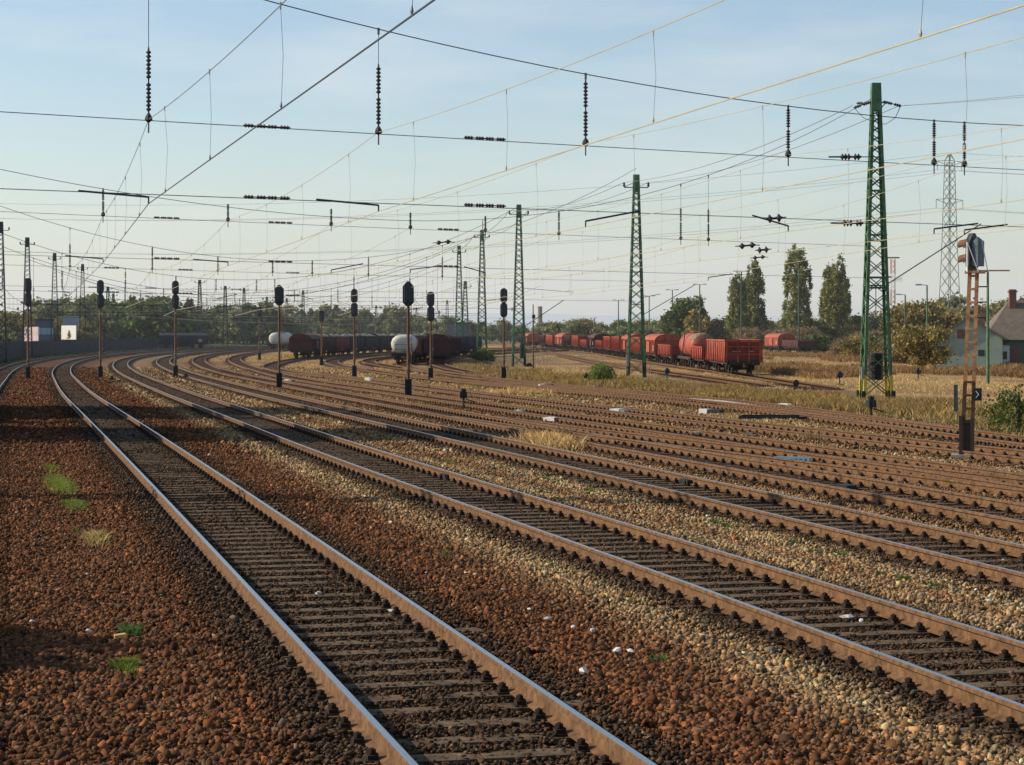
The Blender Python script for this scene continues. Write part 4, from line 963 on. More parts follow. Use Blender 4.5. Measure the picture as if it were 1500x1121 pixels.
# wooden block and litter
X0, Y0, Z0 = gp(176, 941); wb_ = MB(); wb_.box(-.055, .055, -.03, .03, 0, .035); o = wb_.build('wood_block', M_WOOD); o.location = (X0, Y0, Z0+.045); o.rotation_euler = (.1, -.1, .35); tag(o, 'small orange wooden block on red ballast beside a spiky tuft', 'wood block')
LIT = [(575, 903, .055), (468, 877, .06), (573, 769, .035), (660, 776, .02), (696, 848, .03), (624, 848, .022), (682, 846, .025), (737, 870, .03), (775, 902, .03), (802, 914, .05), (840, 924, .04), (868, 932, .05), (905, 961, .05), (925, 962, .045), (1240, 913, .07), (1262, 916, .03), (1450, 891, .05), (1430, 873, .03), (343, 918, .025), (47, 922, .035), (307, 671, .05), (276, 620, .03), (270, 580, .03), (200, 718, .02), (311, 733, .02), (167, 692, .025), (269, 691, .02), (95, 787, .02), (128, 846, .02), (1330, 744, .05), (1298, 740, .04), (1470, 826, .03), (284, 575, .05), (1033, 617, .04), (1175, 640, .06), (1143, 640, .05), (450, 580, .05), (1300, 885, .03), (855, 995, .05), (130, 930, .03)]
for i, (x, y, r) in enumerate(LIT):
    X0, Y0, Z0 = gp(x, y); zb = float(bump_z(np.array([X0]), np.array([Y0]))[0]); mb = MB(); V = ICO_V*(1+rng.uniform(-.35, .35, (12, 1)))*np.array([1, rng.uniform(.6, 1.), rng.uniform(.35, .7)])*r
    mb.add([tuple(v) for v in V], [tuple(f) for f in ICO_F]); o = mb.build('litter_scrap', mat('white litter', (.62, .58, .52), .8)); o.location = (X0, Y0, Z0+zb+r*.55+.03); o.rotation_euler = (0, 0, random.uniform(0, 6))
    tag(o, 'tiny whitish scrap of litter lying on the ballast', 'litter', 'white scraps of litter on the ballast')
# cable lying between tracks near the third signal, stick near the wood block
a = gp(262, 557); b = gp(282, 562); mb = MB(); mb.bar((a[0], a[1], a[2]+.06), (b[0], b[1], b[2]+.06), .05); o = mb.build('white_pipe', M_WHITE); tag(o, 'thin white pipe on the ground right of the third signal', 'pipe')
# long point rodding, pale silver
mb = MB(); pts = [gp(x, y) for x, y in ((1010, 589), (1060, 593), (1140, 604), (1215, 613))]; mb.tube([(p[0], p[1], p[2]+.16) for p in pts], .03); o = mb.build('point_rod', mat('bright steel rod', (.6, .58, .54), .4, metal=.5)); tag(o, 'pale straight steel rod running beside the track before the weeds', 'rod')
for (x, y, lb) in ((548, 697, 'dark rail joint grease box on the second track, left one'), (655, 700, 'dark rail joint on the second track, right one'), (1008, 708, 'dark joint clamp on the third track'), (1240, 716, 'dark clamp on the rusty track left of centre right'), (1350, 721, 'dark clamp on the rusty track near the orange signal')):
    X0, Y0, Z0 = gp(x, y+5); mb = MB(); mb.cbox((0, 0, .08), (.2, .5, .13)); mb.cbox((.12, 0, .05), (.16, .2, .1)); o = mb.build('joint_box', M_BLACK); o.location = (X0, Y0, Z0+.0); o.rotation_euler = (0, 0, .24); tag(o, lb, 'joint box')

# ------------------------------------------------------------------ wagons (local: +y along the train away from camera, x across)
def wheels(root, ys, r=.42):
    for y in ys:
        for sx in (-1, 1):
            mb = MB(); mb.lathe([(0, r*.45), (.03, r*.98), (.13, r), (.15, r*1.06), (.17, r*1.06), (.18, r*.4)], 16, (sx*.85, y, r), (-sx, 0, 0)); w_ = mb.build('wheel', M_WHEEL, root)
            mb = MB(); mb.box(sx*.95-.09, sx*.95+.09, y-.15, y+.15, r-.12, r+.2); mb.box(sx*.95-.05, sx*.95+.05, y-.6, y+.6, r+.2, r+.27); mb.build('axle_box', M_UNDER, w_)
        mb = MB(); mb.bar((-.8, y, r), (.8, y, r), .08, 6); mb.build('axle', M_WHEEL, root)
def chassis(root, L, zf=.98):
    mb = MB(); mb.box(-1.2, -1.05, 0, L, zf-.2, zf+.06); mb.box(1.05, 1.2, 0, L, zf-.2, zf+.06); mb.box(-1.3, 1.3, 0, .14, zf-.25, zf+.1); mb.box(-1.3, 1.3, L-.14, L, zf-.25, zf+.1)
    for k in range(1, 7): mb.box(-1.05, 1.05, L*k/7-.06, L*k/7+.06, zf-.15, zf+.02)
    mb.box(-.6, .6, L*.4, L*.6, zf-.55, zf-.2)
    mb.build('underframe', M_UNDER, root)
    for y, s in ((0, -1), (L, 1)):
        for sx in (-.87, .87):
            b = MB(); b.bar((sx, y, zf-.05), (sx, y+s*.42, zf-.05), .09, 8); b.lathe([(0, .24), (.05, .24)], 14, (sx, y+s*.42, zf-.05), (0, s, 0)); b.build('buffer', M_UNDER, root)
        b = MB(); b.bar((0, y, zf-.1), (0, y+s*.45, zf-.18), .05); b.bar((0, y+s*.4, zf-.15), (0, y+s*.4, zf-.6), .04); b.build('coupling', M_UNDER, root)
def bogie_ys(L, four):
    return [1.4, 3.2, L-3.2, L-1.4] if four else [L*.2, L*.8]
def high_open(root, L, top, m, ribs=9, zf=1.02, marks=False):
    b = MB(); hw = 1.42
    b.box(-hw, -hw+.05, .06, L-.06, zf, top); b.box(hw-.05, hw, .06, L-.06, zf, top); b.box(-hw+.05, hw-.05, .08, .13, zf, top-.05); b.box(-hw+.05, hw-.05, L-.13, L-.08, zf, top-.05); b.box(-hw+.06, hw-.06, .14, L-.14, zf, zf+.06)
    t = b
    for sx in (-1, 1): t.box(sx*hw-.07, sx*hw+.07, 0, L, top, top+.11)
    t.box(-hw+.08, hw-.08, .0, .13, top-.04, top+.09); t.box(-hw+.08, hw-.08, L-.13, L, top-.04, top+.09)
    r = b
    for k in range(ribs+1):
        y = .1+(L-.2)*k/ribs
        for sx in (-1, 1):
            x0, x1 = (sx*hw, sx*(hw+.12)) if sx > 0 else (sx*(hw+.12), sx*hw)
            r.add([(x0, y-.06, zf-.1), (x1, y-.06, zf-.1), (x1, y+.06, zf-.1), (x0, y+.06, zf-.1), (x0 if sx > 0 else x0+.07, y-.06, top), (x1-.07 if sx > 0 else x1, y-.06, top), (x1-.07 if sx > 0 else x1, y+.06, top), (x0 if sx > 0 else x0+.07, y+.06, top)], [(0, 3, 2, 1), (4, 5, 6, 7), (0, 1, 5, 4), (1, 2, 6, 5), (2, 3, 7, 6), (3, 0, 4, 7)])
    e = b
    for y, s in ((.08, -1), (L-.08, 1)):
        for x in (-1.3, -.45, .45, 1.3): e.box(x-.05, x+.05, min(y, y+s*.09), max(y, y+s*.09), zf-.1, top)
        for z in (zf+.55, zf+1.15): e.box(-1.25, 1.25, min(y, y+s*.05), max(y, y+s*.05), z-.04, z+.04)
    b.build('body', m, root)
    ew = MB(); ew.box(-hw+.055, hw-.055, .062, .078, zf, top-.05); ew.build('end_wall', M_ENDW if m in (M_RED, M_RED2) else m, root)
    if marks:
        k = MB(); k.box(-.9, -.2, .055, .075, zf+.75, zf+.80); k.box(.35, .8, .055, .075, zf+.75, zf+.80); k.build('white_lettering', mat('faded white marks', (.35, .28, .25), .8), root)
        k = MB(); k.box(-.85, -.55, .05, .078, zf+.95, zf+1.3); k.box(.1, .7, .05, .078, zf+.95, zf+1.3); k.build('dark_panel', M_MAROON, root)
def make_wagon(kind, k, Y0, L, label, group, m=None, top=2.62, four=True, name=None, rot=None, xy=None):
    """kind: open / low / covered / tank ; stands on track k with its near end at Y0"""
    if xy: X0, Xe, Ye = xy[0], xy[1], xy[2]
    else:
        X0 = float(cx(k, Y0)); Ye = Y0+L; Xe = float(cx(k, Ye))
    a = math.atan2(-(Xe-X0), Ye-Y0); root = empty(name or {'open': 'open_wagon', 'low': 'low_sided_wagon', 'covered': 'covered_wagon', 'tank': 'tank_wagon', 'hopper': 'hopper_wagon'}[kind], (X0, Y0, float(zr(Y0))), a)
    tag(root, label, 'freight wagon', group); m = m or M_RED
    wheels(root, bogie_ys(L, four)); chassis(root, L)
    if kind == 'open': high_open(root, L, top, m, max(6, int(L/1.25)), marks=(k == 'R1' and Y0 < 170))
    elif kind == 'low': high_open(root, L, 1.95, m, max(5, int(L/1.4)))
    elif kind == 'covered':
        b = MB(); hw = 1.4; zt = 2.42
        b.box(-hw, hw, .05, L-.05, 1.02, zt)
        n = 12; arc = [(hw*1.03*math.cos(math.pi*i/n), zt+.02+.70*math.sin(math.pi*i/n)) for i in range(n+1)]
        rf_ = MB(); vs = [(x, -.06, z) for x, z in arc]+[(x, L+.06, z) for x, z in arc]; rf_.add(vs, [(i, n+1+i, n+2+i, i+1) for i in range(n)]+[tuple(range(n+1)), tuple(range(2*n+1, n, -1))]); rf_.build('roof', m, root)
        r = b
        for q in range(int(L/1.1)+1):
            y = .1+(L-.2)*q/int(L/1.1)
            for sx in (-1, 1): r.box(min(sx*hw, sx*(hw+.08)), max(sx*hw, sx*(hw+.08)), y-.05, y+.05, 1.0, zt)
        for x in (-.9, -.3, .3, .9): r.box(x-.04, x+.04, -.02, .048, 1.1, zt)
        r.build('body', m, root)
        d = MB()
        for sx in (-1, 1): d.box(min(sx*(hw+.09), sx*(hw+.13)), max(sx*(hw+.09), sx*(hw+.13)), L*.38, L*.62, 1.15, zt-.1)
        d.build('sliding_door', m, root)
        k_ = MB(); k_.box(-hw-.09, -hw-.083, 1.0, 1.8, 1.3, 1.9); k_.build('white_lettering', mat('faded white marks', (.35, .28, .25), .8), root)
    elif kind == 'hopper':
        t = MB(); sec = [(-1.02, 1.15), (-1.32, 1.75), (-1.36, 2.2), (-1.2, 2.62), (-.85, 2.92), (-.4, 3.06), (.4, 3.06), (.85, 2.92), (1.2, 2.62), (1.36, 2.2), (1.32, 1.75), (1.02, 1.15)]; ns = len(sec)
        st = [(-.0, .62), (.12, .84), (.35, .95), (.7, 1.0), (L-.7, 1.0), (L-.35, .95), (L-.12, .84), (L, .62)]; vs = []
        for (y, q) in st: vs += [(x*q, y+.15, 1.95+(z-1.95)*q) for x, z in sec]
        t.add(vs, [(i*ns+j, i*ns+(j+1) % ns, (i+1)*ns+(j+1) % ns, (i+1)*ns+j) for i in range(len(st)-1) for j in range(ns)]+[tuple(range(ns-1, -1, -1)), tuple((len(st)-1)*ns+j for j in range(ns))]); t.build('tank', m, root, True)
        t = MB()
        for y in (.9, L*.5-.9, L*.5+.9, L-.9): t.add([(-.9, y-.8, 1.2), (.9, y-.8, 1.2), (.9, y+.8, 1.2), (-.9, y+.8, 1.2), (-.2, y-.2, .55), (.2, y-.2, .55), (.2, y+.2, .55), (-.2, y+.2, .55)], [(4, 5, 6, 7), (0, 1, 5, 4), (1, 2, 6, 5), (2, 3, 7, 6), (3, 0, 4, 7)])
        t.build('discharge_funnel', m, root)
        t = MB(); t.bar((-.9, -.05, 1.05), (-.9, -.05, 2.1), .03); t.bar((.9, -.05, 1.05), (.9, -.05, 2.1), .03); t.bar((-.9, -.05, 2.0), (.9, -.05, 2.0), .03); t.bar((-.9, -.05, 1.5), (.9, -.05, 1.5), .03); t.box(-1.0, 1.0, -.1, .1, 1.0, 1.08); t.build('end_railing', M_UNDER, root)
    elif kind == 'tank':
        r_ = 1.15; zc = 2.12; t = MB(); prof = [(0, .05), (.05, .55), (.16, .95), (.36, 1.08), (.55, r_)]+[(.55+(L-1.6)*q/4, r_) for q in range(1, 5)]; e = L-.5
        prof += [(e-.36, r_*.97), (e-.16, .95), (e-.05, .55), (e, .05)]
        t.lathe(prof, 28, (0, .25, zc), (0, 1, 0)); t.build('tank', m, root, True)
        h = MB()
        for q in (.12, .5, .88): h.lathe([(0, r_+.025), (.09, r_+.025)], 28, (0, .4+(L-1)*q, zc), (0, 1, 0))
        h.build('tank_band', m, root)
        c = MB(); c.lathe([(0, .40), (.16, .40), (.2, .3)], 16, (0, L/2, zc+r_-.06)); c.box(-.5, .5, L*.3, L*.7, zc+r_+.06, zc+r_+.10); c.build('dome', m, root)
        s = MB()
        for y in (.9, L-.9): s.box(-1.0, 1.0, y-.1, y+.1, 1.1, 1.75)
        s.build('saddle', M_UNDER, root)
        ld = MB()
        for sx in (-1.38, ): 
            for y in (L/2-.2, L/2+.2): ld.bar((sx, y, 1.1), (sx*.8, y, zc+r_), .03)
            for q in range(6): ld.bar((sx*(1-.03*q), L/2-.2, 1.3+q*.4), (sx*(1-.03*q), L/2+.2, 1.3+q*.4), .02)
        ld.build('ladder', M_UNDER, root)
        if m is M_TANKR:
            sp = MB(); n = 18; vs = []; fs = []
            outl = [(math.radians(65-110*i/n), .5+(.55+.5*math.sin(i*2.7)**2)) for i in range(n+1)]
            for (aa, ly) in outl: vs += [((r_+.006)*math.cos(aa+math.pi/2), .85, zc+(r_+.006)*math.sin(aa+math.pi/2)), ((r_+.006)*math.cos(aa+math.pi/2), .9+ly, zc+(r_+.006)*math.sin(aa+math.pi/2))]
            fs = [(2*i, 2*i+1, 2*i+3, 2*i+2) for i in range(n)]; sp.add(vs, fs)
            # stain over the near domed end
            k2 = MB(); pr = prof[:6]; ring = []
            for i in range(n+1):
                aa = math.radians(150-120*i/n)
                for (hh_, rr_) in pr[1:]: ring.append(((rr_+.012)*math.cos(aa), .25+hh_-.012, zc+(rr_+.012)*math.sin(aa)))
            q_ = len(pr)-1; cut = [1+int(1.6+1.6*math.sin(i*1.9)) for i in range(n+1)]
            k2.add(ring, [(i*q_+j, i*q_+j+1, (i+1)*q_+j+1, (i+1)*q_+j) for i in range(n) for j in range(q_-1) if j >= min(3, cut[i]-1)])
            k2.build('spill_stain', M_SPILL, root)
    return root
GR = 'red freight wagons standing on the siding in the dry field'
make_wagon('open', 'R1', 161, 13.5, 'nearest red high sided open wagon with ribbed sides, dark end facing us', GR, M_RED)
make_wagon('low', 'R1', 178, 8.5, 'small low sided red wagon between nearest wagon and tank wagon', GR, M_RED2, four=False)
make_wagon('tank', 'R1', 189.5, 11, 'red tank wagon with olive spill stain on its near end', GR, M_TANKR)
make_wagon('low', 'R1', 204.5, 12, 'low sided red wagon just behind the tank wagon', GR, M_RED2)
make_wagon('covered', 'R1', 220, 14, 'red covered wagon with arched roof in the middle of the row', GR, M_RED)
make_wagon('open', 'R1', 237.5, 13.5, 'red high sided wagon just behind the arched roof wagon', GR, M_RED)
make_wagon('covered', 'R1', 254, 12, 'red covered wagon showing behind the second green mast', GR, M_RED)
make_wagon('open', 'R1', 269, 14, 'long red ribbed open wagon left of the second green mast', GR, M_RED2)
make_wagon('open', 'R1', 286, 14, 'sunlit red ribbed open wagon second left of the green mast', GR, M_RED)
make_wagon('low', 'R1', 303, 13, 'low sided orange red wagon left of the ribbed open wagons', GR, M_RED2)
make_wagon('covered', 'R1', 320, 13, 'dark red covered wagon with slanting sunlit roof', GR, M_MAROON)
make_wagon('low', 'R1', 337, 13, 'faded red low wagon beyond the dark covered one', GR, M_RED2)
make_wagon('open', 'R1', 355, 14, 'red open wagon in the distant part of the row, with dark top', GR, M_RED)
make_wagon('open', 'R1', 373, 14, 'distant red open wagon near the leftward bend of the row', GR, M_MAROON)
make_wagon('covered', 'R1', 391, 14, 'small distant red covered wagon on the bend', GR, M_RED)
make_wagon('open', 'R1', 410, 14, 'small distant dark red wagon at the left part of the bend', GR, M_RED)
make_wagon('open', 'R1', 428, 14, 'tiny distant dark red wagon last before the gap', GR, M_MAROON)
make_wagon('covered', 'R1', 478, 14, 'tiny covered wagon near the foot of the brick chimney', GR, M_RED)
make_wagon('open', 'R1', 496, 14, 'farthest tiny red wagon left of the thin dark pole', GR, M_MAROON)
GR2 = 'small red wagons far right beside the poplars'
make_wagon('low', 'R3', 325, 12, 'low sided dark wagon beyond the nearest red wagon', GR2, M_MAROON)
make_wagon('covered', 'R3', 340, 12, 'distant red covered wagon beyond the nearest red wagon', GR2, M_RED)
# dark train on T6
GD = 'dark wagon train on the left siding'
YY0 = 262; labs = ['front maroon open wagon of the dark train on the left siding', 'second wagon of the dark train, brown', 'third wagon of the dark train, with a red lit patch', 'fourth wagon of the dark train, blackish', 'fifth blackish wagon of the dark train', 'sixth blackish wagon of the dark train', 'seventh blackish wagon of the dark train, far', 'eighth blackish wagon of the dark train, farther', 'ninth blackish wagon of the dark train, last visible']
for i, lb in enumerate(labs):
    k_ = 'T6'; Y0 = YY0+i*14.6; m_ = [M_MAROON, M_MAROON, mat('dull red wagon paint', (.16, .03, .03), .8), M_BLUEBLK][min(i, 3)]
    r_ = make_wagon('open' if i != 0 else 'covered', k_, Y0, 13.4, lb, GD, m_)
    if i > 0:
        mb = MB(); nx_, ny_ = 5, 14; vs = []
        for q in range(ny_+1):
            for p in range(nx_+1):
                u = p/nx_*2-1; v = q/ny_; vs.append((u*1.3, .3+v*12.6, 2.35+.75*(1-u*u)*(.45+.55*abs(math.sin(v*7.5+i)))+random.uniform(-.06, .06)))
        mb.add(vs, [(q*(nx_+1)+p, q*(nx_+1)+p+1, (q+1)*(nx_+1)+p+1, (q+1)*(nx_+1)+p) for q in range(ny_) for p in range(nx_)])
        o = mb.build('scrap_load', mat('grey rubble load', (.16, .14, .12), .9, var=.5, scale=2, bump=.8)); o.location = r_.location; o.rotation_euler = r_.rotation_euler; tag(o, 'heap of grey rubble in an open wagon of the dark train', 'load', 'heaps of rubble in the dark wagons')
# white tank and its train on T8, maroon wagon train on T9
GT = 'train behind the white tank wagon'
make_wagon('hopper', 'T8', 219, 12, 'white tank wagon facing the camera in the middle of the yard', GT, M_TANKW, four=True)
for i, lb in enumerate(('brown wagon coupled behind the white tank wagon', 'second brown wagon behind the white tank wagon', 'third dark wagon behind the white tank wagon', 'fourth dark wagon behind the white tank wagon', 'fifth dark wagon behind the white tank wagon')):
    make_wagon('open', 'T8', 234+i*14.8, 13.4, lb, GT, [mat('rust brown wagon paint', (.20, .07, .035), .8), M_MAROON, M_BLUEBLK][min(i, 2)])
GM = 'maroon train beside the white tank wagon'
for i, lb in enumerate(('maroon wagon with closed end facing us, right of the white tank wagon', 'second maroon wagon behind the closed one', 'third maroon wagon in the train right of the white tank')):
    make_wagon('covered' if i == 0 else 'open', 'T9', 224+i*15, 13.6, lb, GM, M_MAROON)
# far left wagons
make_wagon('covered', 'T0', 430, 10, 'black covered wagon standing alone far left beyond the curve', 'far left wagons', M_BLUEBLK, xy=(px2(298, 424)+0, px2(298, 424)-9.3, 429.5))
make_wagon('tank', 'T5', 385, 12, 'grey white tank wagon left of the dark train', 'far left wagons', M_TANKW, xy=(px2(401, 385), px2(401, 385)+1.5, 397))


# ------------------------------------------------------------------ trees
def leaves(env, n, size, cl_r, ncl, seed):
    r_ = np.random.default_rng(seed); cc = []
    while len(cc) < ncl:
        p = r_.uniform(-1, 1, 3)
        q = env(p)
        if q is not None: cc.append(q)
    cc = np.array(cc); shade = r_.uniform(.6, 1.35, ncl); ci = r_.integers(0, ncl, n)
    P = cc[ci]+r_.normal(0, 1, (n, 3))*np.array(cl_r)*r_.uniform(.3, 1, (n, 1)); P[:, 2] = np.maximum(P[:, 2], .1)
    a = r_.normal(size=(n, 3)); a /= np.linalg.norm(a, axis=1)[:, None]; b = r_.normal(size=(n, 3)); b -= (b*a).sum(1)[:, None]*a; b /= np.linalg.norm(b, axis=1)[:, None]
    s = size*r_.uniform(.5, 1.3, (n, 1)); V = np.stack([P-a*s-b*s*.3, P+a*s*.2-b*s*.75, P+a*s+b*s*.2, P-a*s*.1+b*s*.7], 1)
    F_ = np.arange(n*4).reshape(n, 4); c = shade[ci]*r_.uniform(.7, 1.3, n)
    hue = r_.normal(0, .12, (n, 1)); col_ = np.concatenate([c[:, None]*(1+hue), c[:, None], c[:, None]*(.9-hue*.5)], 1)
    return V.reshape(-1, 3), F_, np.repeat(np.clip(col_, .05, 2.5), 4, 0)
def limbs_mb(H, r0, spread, nb, z0, seed, up=.6):
    rd = random.Random(seed); mb = MB(); mb.tube([(0, 0, -.2), (rd.uniform(-.1, .1), 0, H*.3), (rd.uniform(-.2, .2), .1, H*.6), (0, 0, H*.9)], lambda p: max(.03, r0*(1-p.z/H*.85)), 7)
    for i in range(nb):
        z = H*(z0+(.85-z0)*i/nb); a = rd.uniform(0, 6.28); L = spread*rd.uniform(.6, 1)*(1-.5*i/nb)
        mb.tube([(0, 0, z), (math.cos(a)*L*.5, math.sin(a)*L*.5, z+L*up*.6), (math.cos(a)*L, math.sin(a)*L, z+L*up)], lambda p: max(.02, r0*.35*(1-math.hypot(p.x, p.y)/(L*1.3))), 5)
    return mb
TREE = {}
def tree_mesh(kind, H, Wd, n, size, ncl, m, seed):
    def env(p):
        x, y, z = p
        if kind == 'poplar':
            t = (z+1)/2; rad = min(1, (t+.12)/.3)**.5*(1-t)**.34*1.1*(.88+.12*math.sin(seed+t*11))
            if x*x+y*y > rad*rad: return None
            return (x*Wd/2, y*Wd/2, .5+t*(H-.7))
        if kind == 'round':
            if x*x+y*y+z*z > 1 or x*x+y*y+z*z < .15: return None
            return (x*Wd/2*(1+.2*math.sin(seed+z*4)), y*Wd/2, H*.56+z*H*.42)
        if kind == 'bush':
            if x*x+y*y+z*z > 1 or z < -.6: return None
            return (x*Wd/2, y*Wd/2, H*.45+z*H*.5)
    V, F_, C = leaves(env, n, size, (Wd*.07+.15, Wd*.07+.15, H*.05+.15) if kind != 'poplar' else (.30, .30, .55), ncl, seed)
    o = np_mesh('crown', V, F_, m, C); me = o.data; bpy.data.objects.remove(o)
    t = limbs_mb(H, .12+H*.012, Wd*.4, 9 if kind != 'bush' else 6, .25 if kind != 'bush' else .05, seed, 1.2 if kind == 'poplar' else .6).build('trunk', M_TRUNK); mt = t.data; bpy.data.objects.remove(t)
    return me, mt
def plant(name, meshes, loc, label, cat='tree', group=None, sc_=(1, 1, 1), rz=0):
    root = empty(name, loc, rz); root.scale = sc_; tag(root, label, cat, group)
    for nme, me in zip(('crown', 'trunk'), meshes):
        o = bpy.data.objects.new(nme, me); col.objects.link(o); o.parent = root
    return root
def at_far(x, Y0): return (px2(x, Y0), Y0, float(zg(Y0))-.1)
def th(top, Y0): return zat(top, Y0)-float(zg(Y0))
# poplars
for (x, Y0, top, Wd, lb, sd_) in ((1081, 420, 401, 5.4, 'shorter leftmost poplar, partly bare', 11), (1105, 428, 381, 5.8, 'second poplar from the left, right of the shorter one', 12), (1167, 400, 357, 7.4, 'tallest and fullest dark green poplar', 13), (1227, 405, 371, 6.4, 'rightmost poplar with two pointed tops', 14), (1214, 412, 388, 4.2, 'narrow poplar touching the left side of the rightmost one', 15)):
    H = th(top, Y0); plant('poplar_tree', tree_mesh('poplar', H, Wd, 26000, .2, 420, M_LPOP, sd_), at_far(x, Y0), lb)
plant('broadleaf_tree', tree_mesh('round', th(440, 430), 8.0, 6500, .34, 60, M_LGRN, 21), at_far(1000, 430), 'round green tree left of the poplars, left half')
plant('broadleaf_tree', tree_mesh('round', th(432, 432), 5.4, 5000, .32, 50, M_LGRN, 22), at_far(1020, 432), 'taller round green tree left of the poplars, right half')
plant('broadleaf_tree', tree_mesh('round', th(457, 420), 5.5, 5000, .3, 50, M_LAUT, 23), at_far(1023, 420), 'yellowish tree in front of the round green trees')
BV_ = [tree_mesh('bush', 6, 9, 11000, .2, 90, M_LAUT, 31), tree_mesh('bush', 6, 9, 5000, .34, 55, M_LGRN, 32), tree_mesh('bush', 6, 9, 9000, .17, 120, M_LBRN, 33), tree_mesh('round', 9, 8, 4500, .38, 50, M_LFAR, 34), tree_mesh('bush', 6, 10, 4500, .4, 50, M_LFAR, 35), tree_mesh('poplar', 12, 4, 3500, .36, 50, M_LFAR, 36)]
# right belt: thicket behind the red wagons and around the house
rd = random.Random(5)
def belt(x0, x1, n, Yr, tops, kinds, label, group, name='hedge_tree'):
    for i in range(n):
        x = x0+(x1-x0)*(i+.5)/n+rd.uniform(-6, 6); Y0 = rd.uniform(*Yr); k = rd.choice(kinds); H = th(rd.uniform(*tops), Y0); Hm = [6, 6, 6, 9, 6, 12][k]; s = H/Hm
        plant(name, BV_[k], at_far(x, Y0), label, 'tree', group, (s*rd.uniform(.9, 1.3), s*1.1, s), rd.uniform(0, 6))
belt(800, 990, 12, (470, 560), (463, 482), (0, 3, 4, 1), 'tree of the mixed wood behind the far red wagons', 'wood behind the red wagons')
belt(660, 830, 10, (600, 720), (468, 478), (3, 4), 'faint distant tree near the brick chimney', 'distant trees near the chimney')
belt(1040, 1270, 15, (400, 470), (462, 484), (0, 2, 3, 4), 'thicket tree behind the poplars and small red wagons', 'thicket behind the poplars')
belt(1090, 1380, 16, (385, 420), (472, 486), (2, 0, 2), 'low brown scrub in front of the poplars', 'low scrub in front of the poplars', 'scrub_bush')
belt(1290, 1510, 16, (330, 440), (428, 468), (2, 0, 2, 3), 'bare brownish thicket tree around the green house', 'thicket around the house')
belt(1305, 1385, 8, (222, 250), (478, 500), (0, 2), 'autumn bush left of the green house', 'autumn bushes left of the house', 'scrub_bush')
belt(1240, 1330, 5, (260, 300), (488, 500), (0, 2), 'autumn bush left behind the tallest mast', 'bushes behind the tallest mast', 'scrub_bush')
plant('garden_bush', tree_mesh('bush', 4.6, 5.5, 4000, .16, 60, M_LAUT, 41), (px2(1352, 196), 196, -.75), 'large yellow brown autumn bush at the left corner of the house', 'bush')
plant('garden_bush', tree_mesh('bush', 2.6, 4.5, 2500, .2, 40, M_LGRN, 42), (px2(1195, 340), 340, -.75), 'green rounded bush below the poplars', 'bush', sc_=(1.2, 1, 1.2))
plant('garden_bush', tree_mesh('bush', 1.5, 1.7, 2200, .06, 40, mat('bright bush leaves', (.17, .22, .05), .8, var=.3, scale=2, attr=True, trans=.3), 43), gp(880, 561), 'bright yellow green young bush in front of the second green mast', 'bush')
plant('garden_bush', tree_mesh('bush', 1.4, 1.9, 2200, .05, 40, M_LGRN, 44), gp(1492, 634), 'leafy green bush cut by the right edge of the photo', 'bush')
plant('garden_bush', tree_mesh('bush', 1.5, 3.0, 2500, .1, 40, M_LGRN, 45), (px2(706, 250), 250, -.75), 'green grassy mound of weeds at the feet of the middle masts', 'bush')
plant('garden_bush', tree_mesh('bush', 3.2, 2.5, 1800, .1, 30, M_LGRN, 46), (px2(1390, 205), 203, -.75), 'dark bush hiding the lower wall of the house', 'bush')
# left belt
belt(-30, 150, 16, (430, 520), (455, 480), (1, 3, 4, 0), 'green tree behind the fence at the far left', 'trees behind the left fence')
belt(120, 250, 15, (480, 560), (432, 470), (1, 3, 5, 0), 'tree between the billboards and the yellow building', 'trees left of the yellow building')
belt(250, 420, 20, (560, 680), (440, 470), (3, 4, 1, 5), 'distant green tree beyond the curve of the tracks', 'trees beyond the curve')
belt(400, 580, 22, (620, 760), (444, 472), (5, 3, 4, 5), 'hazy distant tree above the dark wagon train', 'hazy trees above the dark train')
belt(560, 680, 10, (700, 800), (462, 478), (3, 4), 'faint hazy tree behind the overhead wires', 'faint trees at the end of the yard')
for (x, top, lb) in ((59, 440, 'round dark green tree left of the second mast'), (100, 437, 'dark green conical tree behind the white billboard'), (193, 432, 'tall narrow tree just left of the yellow building'), (277, 436, 'tall poplar like tree right of the third signal')):
    plant('tall_tree', BV_[5 if x > 180 else 3], at_far(x, 520), lb, sc_=(1.3, 1.3, th(top, 520)/(12 if x > 180 else 9)))
# trees left of the view that throw the shadows across the near tracks
SH1 = tree_mesh('bush', 12.5, 9, 15000, .34, 130, M_LGRN, 51); SH2 = tree_mesh('bush', 8, 9, 7000, .28, 90, M_LGRN, 52)
for i, (x, y, q) in enumerate(((-21.8, 61.5, 1.08), (-23.8, 63.5, 1.15), (-26, 60.5, 1.0), (-29, 81, 1.05), (-31, 85, 1.1), (-27, 76, .85), (-30, 71, .7))):
    plant('lineside_tree', SH1, (x, y, -.4), 'leafy tree standing left of the view beside the line', 'tree', 'lineside trees left of the view', (q, q*.62, q*1.05), 0)
for i, (x, y, q) in enumerate(((-9.6, 19.0, .46), (-10.9, 20.0, .56))):
    plant('lineside_bush', SH2, (x, y, -.3), 'dense bush standing left of the view beside the line', 'bush', 'lineside bushes left of the view', (q*.62, q*.42, q), i)

# ------------------------------------------------------------------ buildings, fence, billboards, far things
def house_box(root, w_, d_, h, mt, name='wall'):
    mb = MB(); mb.box(-w_/2, w_/2, 0, d_, 0, h); return mb.build(name, mt, root)
